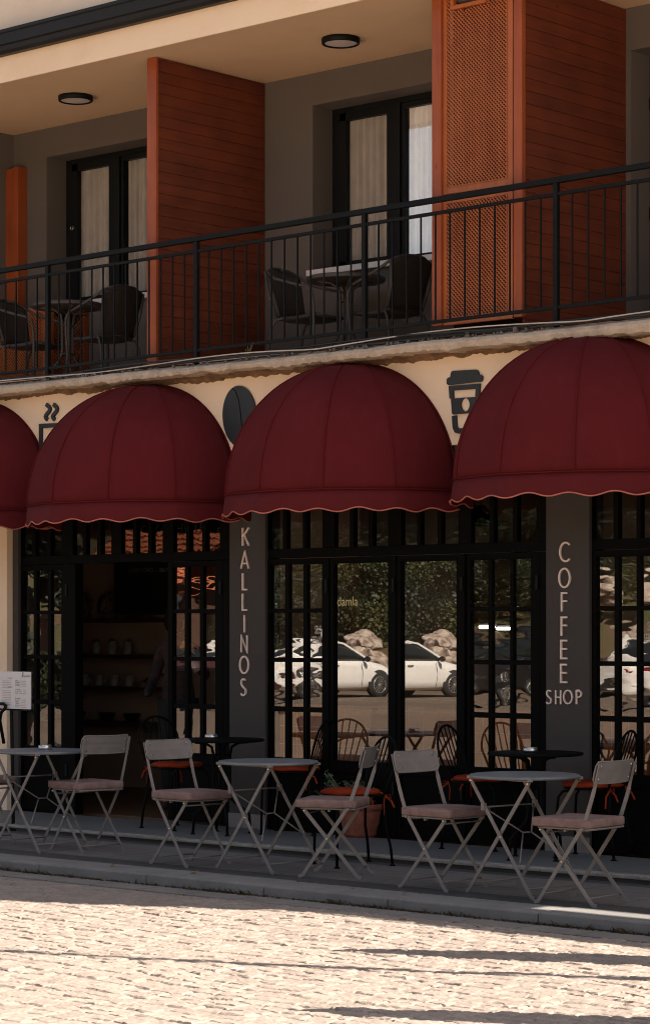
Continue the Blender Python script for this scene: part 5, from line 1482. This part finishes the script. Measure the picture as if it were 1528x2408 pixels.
    b = MB(); b.lathe([(.0235,.0635),(.0225,.0665),(.019,.0645),(.0001,.0635)], 24); b.build('can_lid', M['steel'], tc_)
person()

# ------------------------------------------------------------------ across the street (seen in the glass)
def car(x, y, rz, paint, label, plate='35 TR 48'):
    t = thing('parked_car', label, 'car', (x,y,ROAD-.012), rz, 'cars parked across the street')
    # x forward, origin mid-length on the ground
    L_ = 4.3; W = .89
    st = [ # x, z_low, z_top, half width low, half width top
        (-2.15,.42,.60,.62,.60),(-2.11,.30,.86,.76,.74),(-2.00,.24,.98,.84,.80),(-1.6,.22,1.00,W,.84),(-.9,.20,.98,W,.85),(0,.20,.96,W,.85),(.75,.20,.95,W,.84),(1.1,.21,.925,W,.80),(1.6,.22,.835,.87,.74),(1.95,.25,.715,.80,.66),(2.1,.32,.61,.70,.58),(2.16,.42,.52,.58,.50)]
    P = []
    for (sx,zl,zt,wl,wt) in st:
        h = zt-zl
        half = [(.0,zl),(wl*.86,zl),(wl*.97,zl+h*.10),(wl,zl+h*.30),(wl*1.005,zl+h*.58),(wl*.985,zl+h*.80),(wt*1.03,zl+h*.95),(wt*.94,zt+.004),(0,zt+.018)]
        row = [(sx,-yy,zz) for yy,zz in half] + [(sx,yy,zz) for yy,zz in reversed(half[1:-1])]
        P.append(row)
    b = MB(); b.grid([r_+[r_[0]] for r_ in P]); b.add(P[0],[tuple(range(len(P[0])))],False); b.add(P[-1],[tuple(range(len(P[-1])))],False)
    body = b.build('body', paint, t, merge=True)
    # greenhouse
    gs = [(-2.02,.97,.98,.70,.69),(-1.78,.98,1.22,.79,.67),(-1.45,.98,1.375,.82,.64),(-.8,.97,1.445,.835,.635),(-.1,.96,1.462,.84,.635),(.35,.955,1.39,.835,.63),(.75,.95,1.20,.815,.665),(1.12,.945,.955,.76,.72)]
    b = MB(); P = []
    for (sx,zb,zt,wb,wt) in gs:
        half = [(0,zb-.02),(wb,zb-.02),(wb*.985,zb+(zt-zb)*.4),(wt+.01,zb+(zt-zb)*.92),(wt*.9,zt),(0,zt+.01)]
        P.append([(sx,-yy,zz) for yy,zz in half] + [(sx,yy,zz) for yy,zz in reversed(half[1:-1])])
    b.grid([r_+[r_[0]] for r_ in P]); b.build('windows', M['car_glass'], t, merge=True)
    b = MB(); P = []
    for (sx,zb,zt,wb,wt) in gs[1:7]:
        if sx > .5 or sx < -1.7: continue
        P.append([(sx,-wt-.012,zt-.045),(sx,-wt*.93,zt+.006),(sx,-wt*.4,zt+.018),(sx,wt*.4,zt+.018),(sx,wt*.93,zt+.006),(sx,wt+.012,zt-.045)])
    b.grid(P); b.build('roof', paint, t, solid=.02)
    for s in (-1,1):
        b = MB()
        b.bar([(1.10,s*.765,.955),(.75,s*.700,1.165),(.35,s*.648,1.385),(.0,s*.642,1.45)], .05, .05)      # A pillar
        b.bar([(-1.45,s*.66,1.39),(-1.72,s*.72,1.2),(-1.95,s*.77,.97)], .10, .10); b.bar([(.35,s*.648,1.39),(-.8,s*.648,1.445),(-1.45,s*.655,1.39)], .03, .03)
        b.build('pillar', paint, t)
        b = MB(); b.bar([(-.32,s*.846,.96),(-.40,s*.70,1.36)], .012, .07); b.build('window_divider', M['tyre'], t)
        b = MB(); b.ball((.82,s*.99,.99), .10, 12, 8, (.55,1.0,.75)); b.bar([(.85,s*.83,.95),(.83,s*.93,.97)], .04, .04); b.build('mirror', M['dark_car'], t)
        for hx in (-.12,-1.05): 
            b = MB(); b.bar([(hx-.09,s*.898,.83),(hx,s*.912,.835),(hx+.09,s*.898,.83)], .016, .022); b.build('handle', M['rim'], t)
        b = MB()
        b.bar([(.72,s*.897,.90),(.76,s*.900,.6),(.72,s*.893,.30)], .004, .008); b.bar([(-.34,s*.900,.93),(-.36,s*.901,.6),(-.34,s*.893,.28)], .004, .008); b.bar([(-1.15,s*.900,.92),(-1.18,s*.899,.72)], .004, .008)
        b.build('door_seam', M['tyre'], t)
        b = MB(); b.box((-2.125,s*.70-.16,.70),(-1.97,s*.70+.125,.82)); b.build('taillight', M['taillight'], t, bevel=.03)
        b = MB(); b.box((1.85,s*.62-.13,.60),(2.04,s*.62+.14,.72)); b.build('headlight', M['plate_w'], t, bevel=.03)
        for wxp in (-1.32,1.33):
            Mx = Euler((R(90),0,0)).to_matrix()
            b = MB(); b.lathe([(.0001,.0),(.375,.0),(.375,.012)], 28, (wxp,s*.888+(.012 if s < 0 else 0)*1.0,.335), Mx); b.build('wheel_arch', M['tyre'], t)
            b = MB(); b.lathe([(.20,-.095),(.29,-.10),(.318,-.075),(.322,0),(.318,.075),(.29,.10),(.20,.095)], 32, (wxp,s*.805,.322), Mx); wh = b.build('wheel', M['tyre'], t)
            b = MB(); yy = s*.893
            for q in range(14):
                a = 2*math.pi*q/14; b.bar([(wxp+.03*math.cos(a),yy+s*.008,.322+.03*math.sin(a)),(wxp+.205*math.cos(a+.06),yy+s*.012,.322+.205*math.sin(a+.06))], .016, .022, up=(0,1,0))
            b.tube([(wxp+.208*math.cos(q*.2618),yy+s*.008,.322+.208*math.sin(q*.2618)) for q in range(24)], .013, 6, closed=True, up=(0,1,0)); b.ball((wxp,yy+s*.006,.322), .045, 10, 6, (1,.5,1)); b.build('rim', M['rim'], wh)
    b = MB(); b.box((-2.175,-.26,.52),(-2.15,.26,.63)); pl = b.build('number_plate', M['plate_w'], t, bevel=.004)
    b = MB(); text_mesh(b, plate, Matrix(((0,0,-1,-2.177),(-1,0,0,.21),(0,1,0,.545),(0,0,0,1))), .095); b.build('plate_text', M['sign_dark'], pl)
    b = MB(); b.box((-2.168,-.60,.30),(-2.05,.60,.42)); b.build('bumper', M['tyre'], t, bevel=.02)
    return t
def mirror_pt(u, D):
    tt = (u-CX)/FPX; return D*(-ST+tt*CT), 2*(YG+.006) - D*(CT+tt*ST)
xw, yw = mirror_pt(738, 58)
car(xw, yw, R(-86), M['white_car'], 'white hatchback parked nose to the rocks, reflected in the plain glass doors')
bpy.data.objects['parked_car'].scale.z = .93
x2, y2 = mirror_pt(1195, 57)
car(x2, y2, R(-88), M['dark_car'], 'black hatchback parked between the two white cars', '48 TZ 20')
x3, y3 = mirror_pt(1560, 52)
car(x3, y3, R(-92), M['white_car'], 'white hatchback parked beyond the black car, reflected in the far right door', '35 AK 71')
x4, y4 = mirror_pt(425, 50)
car(x4, y4, R(-75), M['maroon_car'], 'maroon hatchback parked before the tiled roof kiosk', '09 KL 52')

def hill():
    xs = np.linspace(-130,40,171); ys = np.linspace(-23.0,-60,60)
    X_, Y_ = np.meshgrid(xs, ys, indexing='ij')
    d = -(Y_+23.6) + (vnoise(X_,Y_,7,31)-.5)*1.2
    Z = np.clip(d,0,None)*.11 + np.clip(d-9,0,None)*.30 + (1-np.exp(-np.clip(d,0,None)/1.2))*.80
    Z += ((vnoise(X_,Y_,4,32)-.5)*1.1 + (vnoise(X_,Y_,1.3,33)-.5)*.5)*np.clip(d/3,0,1)
    Z += ROAD-.05 - .25*(d < 0)
    b = MB(); b.grid([[(X_[i,j],Y_[i,j],Z[i,j]) for j in range(X_.shape[1])] for i in range(X_.shape[0])])
    m = mk('hillside_soil_and_grass', (.120,.064,.036), 1, col2=(.060,.066,.018), vscale=.55, bump=1, bscale=6, detail=12, mask=(.40,.56))
    o = b.build('hillside', m); tag(o, kind='structure')
hill()
def hz(x, y):
    d = max(0, -(y+23.6)); return d*.11 + max(0,d-9)*.30 + (1-math.exp(-d/1.2))*.80 + ROAD - .15
def boulder(x, y, z, s, seed, label):
    r = random.Random(seed); bm = bmesh.new(); bmesh.ops.create_icosphere(bm, subdivisions=3, radius=1)
    pl = [(Vector((r.gauss(0,1),r.gauss(0,1),r.gauss(0,1))).normalized(), r.uniform(.55,.85)) for _ in range(9)]
    for v in bm.verts:
        p = v.co.copy()
        for n_, dd in pl:
            k = p.dot(n_)
            if k > dd: p -= n_*(k-dd)
        p *= 1+.05*math.sin(p.x*9+seed)*math.sin(p.y*8)
        v.co = Vector((p.x*1.25,p.y,p.z*.85))*s
    me = bpy.data.meshes.new('boulder'); bm.to_mesh(me); bm.free(); me.materials.append(M['rock'])
    o = bpy.data.objects.new('boulder', me); C.objects.link(o); o.location = (x,y,z); o.rotation_euler = (r.uniform(-.3,.3),r.uniform(-.3,.3),r.uniform(0,6))
    tag(o, label, 'boulder', 'pale boulders on the slope')
for k, (u, v, s, D) in enumerate(((832,1504,.22,65),(850,1500,.27,65.6),(838,1521,.30,64.8),(857,1519,.27,64.5),(874,1503,.22,65.6),(862,1540,.25,64.0),(880,1519,.25,65.0),(843,1543,.30,64.2),(881,1546,.30,64.2),(850,1566,.42,64.0),(880,1570,.42,63.9),(1120,1480,.5,66),(1410,1520,.45,60),(1430,1512,.5,61),(700,1515,.35,67),(1015,1520,.3,66),(1475,1395,.5,66),(1440,1390,.5,66),(1490,1420,.6,67))):
    x, y = mirror_pt(u, D); z = EYE+(HZ-v)/FPX*D
    boulder(x, y, z, s, 40+k, 'pale limestone boulder on the slope across the street')

def tree(x, y, z, rad, hgt, leafmat, label, seed, n=2600, trunk=1.0, name='tree', flat=1.0):
    r = random.Random(seed)
    t = thing(name, label, 'shrub' if name == 'shrub' else 'tree', (x,y,z), r.uniform(0,6), 'trees and shrubs on the slope')
    b = MB(); pts = [(0,0,-.3)]
    for k in range(1,6): pts.append((r.gauss(0,.05)*k,r.gauss(0,.05)*k,trunk*k/5*1.3))
    b.tube(pts, .05+rad*.04, 8, scale=[1.3,1,.9,.75,.6,.4])
    for k in range(5):
        a = r.uniform(0,6.28); s0 = pts[3]; b.tube([s0,(s0[0]+math.cos(a)*rad*.3,s0[1]+math.sin(a)*rad*.3,trunk+hgt*.2),(math.cos(a)*rad*.6,math.sin(a)*rad*.6,trunk+hgt*.45)], .03+rad*.012, 6, scale=[1,.7,.3])
    b.build('trunk', M['bark'], t)
    cl = [(Vector((r.gauss(0,.48)*rad,r.gauss(0,.48)*rad,trunk*.6+hgt*r.uniform(.12,.95))), r.uniform(.20,.44)*rad) for _ in range(22)]
    b = MB()
    for k in range(n):
        c, rr = cl[r.randrange(len(cl))]
        d = Vector((r.gauss(0,1),r.gauss(0,1),r.gauss(0,1))).normalized()
        p = c + d*rr*(r.random()**.45)
        if p.z < .05: p.z = .05+r.random()*.3
        L1 = r.uniform(.06,.15); w_ = L1*.45
        d2 = (d+Vector((r.gauss(0,.6),r.gauss(0,.6),r.gauss(0,.6)-.3))).normalized(); s_ = d2.cross(Vector((r.gauss(0,1),r.gauss(0,1),r.gauss(0,1)))).normalized()
        b.add([p, p+d2*L1*.5+s_*w_, p+d2*L1, p+d2*L1*.5-s_*w_], [(0,1,2,3)])
    b.build('crown', leafmat, t)
spots = [(640,72,1.6,3.4,1),(690,76,2.2,4.5,0),(745,74,1.5,3.2,1),(800,78,2.3,5.0,1),(868,74,1.9,3.6,2),(925,78,2.2,4.6,1),(985,80,2.5,5.2,0),(1045,78,2.0,4.4,1),(1110,74,1.8,3.8,0),(1150,78,2.3,4.8,1),(1210,74,2.0,4.2,0),(1262,76,2.2,4.4,2),(1320,74,2.0,4.2,1),(1408,70,2.1,4.6,1),(1470,72,1.7,2.6,2),(1530,74,2.2,4.4,0),(560,80,2.4,4.8,1),(470,92,2.6,4.8,0)]
for k, (u, D, rad, h, lm) in enumerate(spots):
    x, y = mirror_pt(u, D)
    tree(x, y, hz(x,y), rad, h*.8, M['leaf%d' % lm], ('mid green tree on the slope across the street','dark green tree on the slope across the street','olive yellow tree on the slope across the street')[lm], 100+k, n=9500, trunk=.2)
x, y = mirror_pt(70, 31)  # unseen shrub added so that the leftmost grid door reflects dark
tree(x, y, ROAD, .62, 3.4, M['leaf1'], 'dark green shrub added beside the street to darken the leftmost door reflection', 77, n=12000, trunk=.2)
# a second, higher belt closes the view to the sky
for k in range(16):
    u = 380+k*82; D = 96+4*(k % 3); x, y = mirror_pt(u, D)
    tree(x, y, hz(x,y), 3.4, 5.5, M['leaf%d' % (1 if k % 3 else 0)], ('mid green tall tree high on the slope across the street' if k % 3 == 0 else 'dark green tall tree high on the slope across the street'), 300+k, n=3400, trunk=1.2, name='tall_tree')

def kiosk():
    x, y = mirror_pt(450, 74)
    t = thing('kiosk', 'low kiosk with an orange tiled roof and a pale blue sign across the street', 'building', (x,y,ROAD), R(8))
    b = MB(); b.box((-3.5,-2.5,0),(1.7,2.0,2.875)); b.build('wall', M['kiosk'], t)
    b = MB()
    for k in range(20):
        x0 = -4.0+k*.3
        for j in range(8):
            f0, f1 = j/8, (j+1)/8
            ya, za = 2.6-f0*3.1, 2.97+f0*1.75; yb, zb = 2.6-f1*3.1, 2.97+f1*1.75
            b.sweep([(x0+.15,ya+.06,za+.075),(x0+.15,yb,zb+.02)], [(.14*math.cos(R(q)),.11*math.sin(R(q))) for q in range(0,181,30)], up=(0,0,1), smooth=True)
    b.box((-4,-2.9,2.88),(2.0,2.62,2.95)); b.add([(-4,2.6,2.95),(2.0,2.6,2.95),(2.0,-.5,4.69),(-4,-.5,4.69),(-4,-3.2,2.95),(2.0,-3.2,2.95)],[(0,1,2,3),(3,2,5,4)]); b.build('roof', M['rooftile'], t)
    b = MB(); b.box((-3.2,2.02,2.36),(-.12,2.08,2.84)); s = b.build('sign', M['sign_blue'], t, bevel=.01)
    b = MB(); text_mesh(b, 'TO', Matrix(((-1,0,0,-.2),(0,0,1,2.085),(0,1,0,2.46),(0,0,0,1))), .40); b.build('sign_text', M['sign_dark'], s)
    b = MB(); b.box((-2.2,2.005,.9),(.1,2.03,1.9)); b.build('opening', M['board'], t)
kiosk()

# ------------------------------------------------------------------ to the right, out of the picture: a street lamp and added parasols that throw the long shadows on the setts
t = thing('street_lamp', 'tall slim grey street lamp at the kerb, throwing a long thin shadow on the setts', 'street lamp', (-3.35,10.69,0))
b = MB(); b.tube([(0,0,0),(0,0,9.4)], .042, 12); b.build('pole', M['gutter'], t)
b = MB(); b.tube([(0,0,9.4),(.1,.0,9.6),(.5,.1,9.7)], .03, 8); b.build('arm', M['gutter'], t)
b = MB(); b.sweep([(.45,.09,9.7),(.6,.12,9.69),(.95,.2,9.69),(1.1,.23,9.70)], [(-.10,-.03),(.10,-.03),(.10,.03),(-.10,.03)], scale=[.5,1,1,.5]); b.build('lamp_head', M['gutter'], t, bevel=.01)
def shadow_parasol(x, y, h, r, label):  # unseen parasol added to throw a streak shadow on the setts
    t = thing('shadow_parasol', label, 'parasol', (x,y,ROAD), 0, 'unseen parasols added for the streak shadows')
    b = MB(); b.lathe([(.0001,0),(.25,0),(.25,.05),(.04,.07),(.0001,.07)], 24); b.build('base', M['gutter'], t)
    b = MB(); b.tube([(0,0,.06),(0,0,h-.02)], .025, 10); b.build('pole', M['gutter'], t)
    b = MB(); P = []
    for k in range(32):
        a = 2*math.pi*k/32; row = []
        for f in (0,.12,.35,.6,.85,1):
            rr = r*((1-f)**.42)*(1+.22*math.sin(a*8))*(.8 if f == 0 else 1)+.006; row.append((rr*math.cos(a),rr*math.sin(a),.85+(h-.85)*f))
        P.append(row)
    b.grid(P, True, True); b.build('folded_canopy', M['awning'], t)
sx_, sy_ = math.sin(SUN_AZ), math.cos(SUN_AZ)
for (tx, ty, h, r, lab) in ((-8.15,9.14,2.75,.15,'closed burgundy parasol nearer the kerb, added unseen to throw a streak shadow'), (-7.05,7.63,2.8,.17,'closed burgundy parasol farther out in the street, added unseen to throw a streak shadow')):
    shadow_parasol(tx+sx_*h, ty+sy_*h, h, r, lab)
# scraps of litter on the setts
for (u,v,s,lab) in ((560,2283,.030,'white paper scrap on the sunlit setts'),(375,1985+93,.020,'small white scrap near the kerb on the shaded setts')):
    x, y = on_ground(u, v, ROAD)
    b = MB(); b.add([(-s,-s*.35,.004),(s,-s*.3,.008),(s*.9,s*.3,.012),(-s*.9,s*.35,.006)],[(0,1,2,3)]); o = b.build('paper_scrap', M['litter'], solid=.001); o.location = (x,y,ROAD+.006); o.rotation_euler = (0,0,.5); tag(o, lab, 'litter')

M['dry_leaf'] = mk('dry_brown_leaf', (.20,.12,.05), .9, var=.4, vscale=8)
r = random.Random(12)
leaf_me = None
for k in range(14):
    x = -13.6 + k*.46 + r.uniform(-.2,.2); y = r.choice((KERB_Y-.05, KERB_Y-.14, 10.30, 10.85))+r.uniform(-.04,.04)
    z = (0 if y > KERB_Y else ROAD)+.006
    if leaf_me is None:
        b = MB(); b.add([(-.022,0,0),(-.008,-.012,.006),(.012,-.010,.004),(.026,0,.009),(.012,.011,.008),(-.008,.012,.003)],[(0,1,2,5),(5,2,3,4)]); o = b.build('dry_leaf', M['dry_leaf'], solid=.001); leaf_me = o
    else: o = leaf_me.copy(); C.objects.link(o)
    o.location = (x,y,z); o.rotation_euler = (r.uniform(-.2,.2),r.uniform(-.2,.2),r.uniform(0,6)); o.scale = (r.uniform(.7,1.3),)*3
    tag(o, 'small dry leaf lying along the granite kerb', 'leaf', 'dry leaves along the kerb')
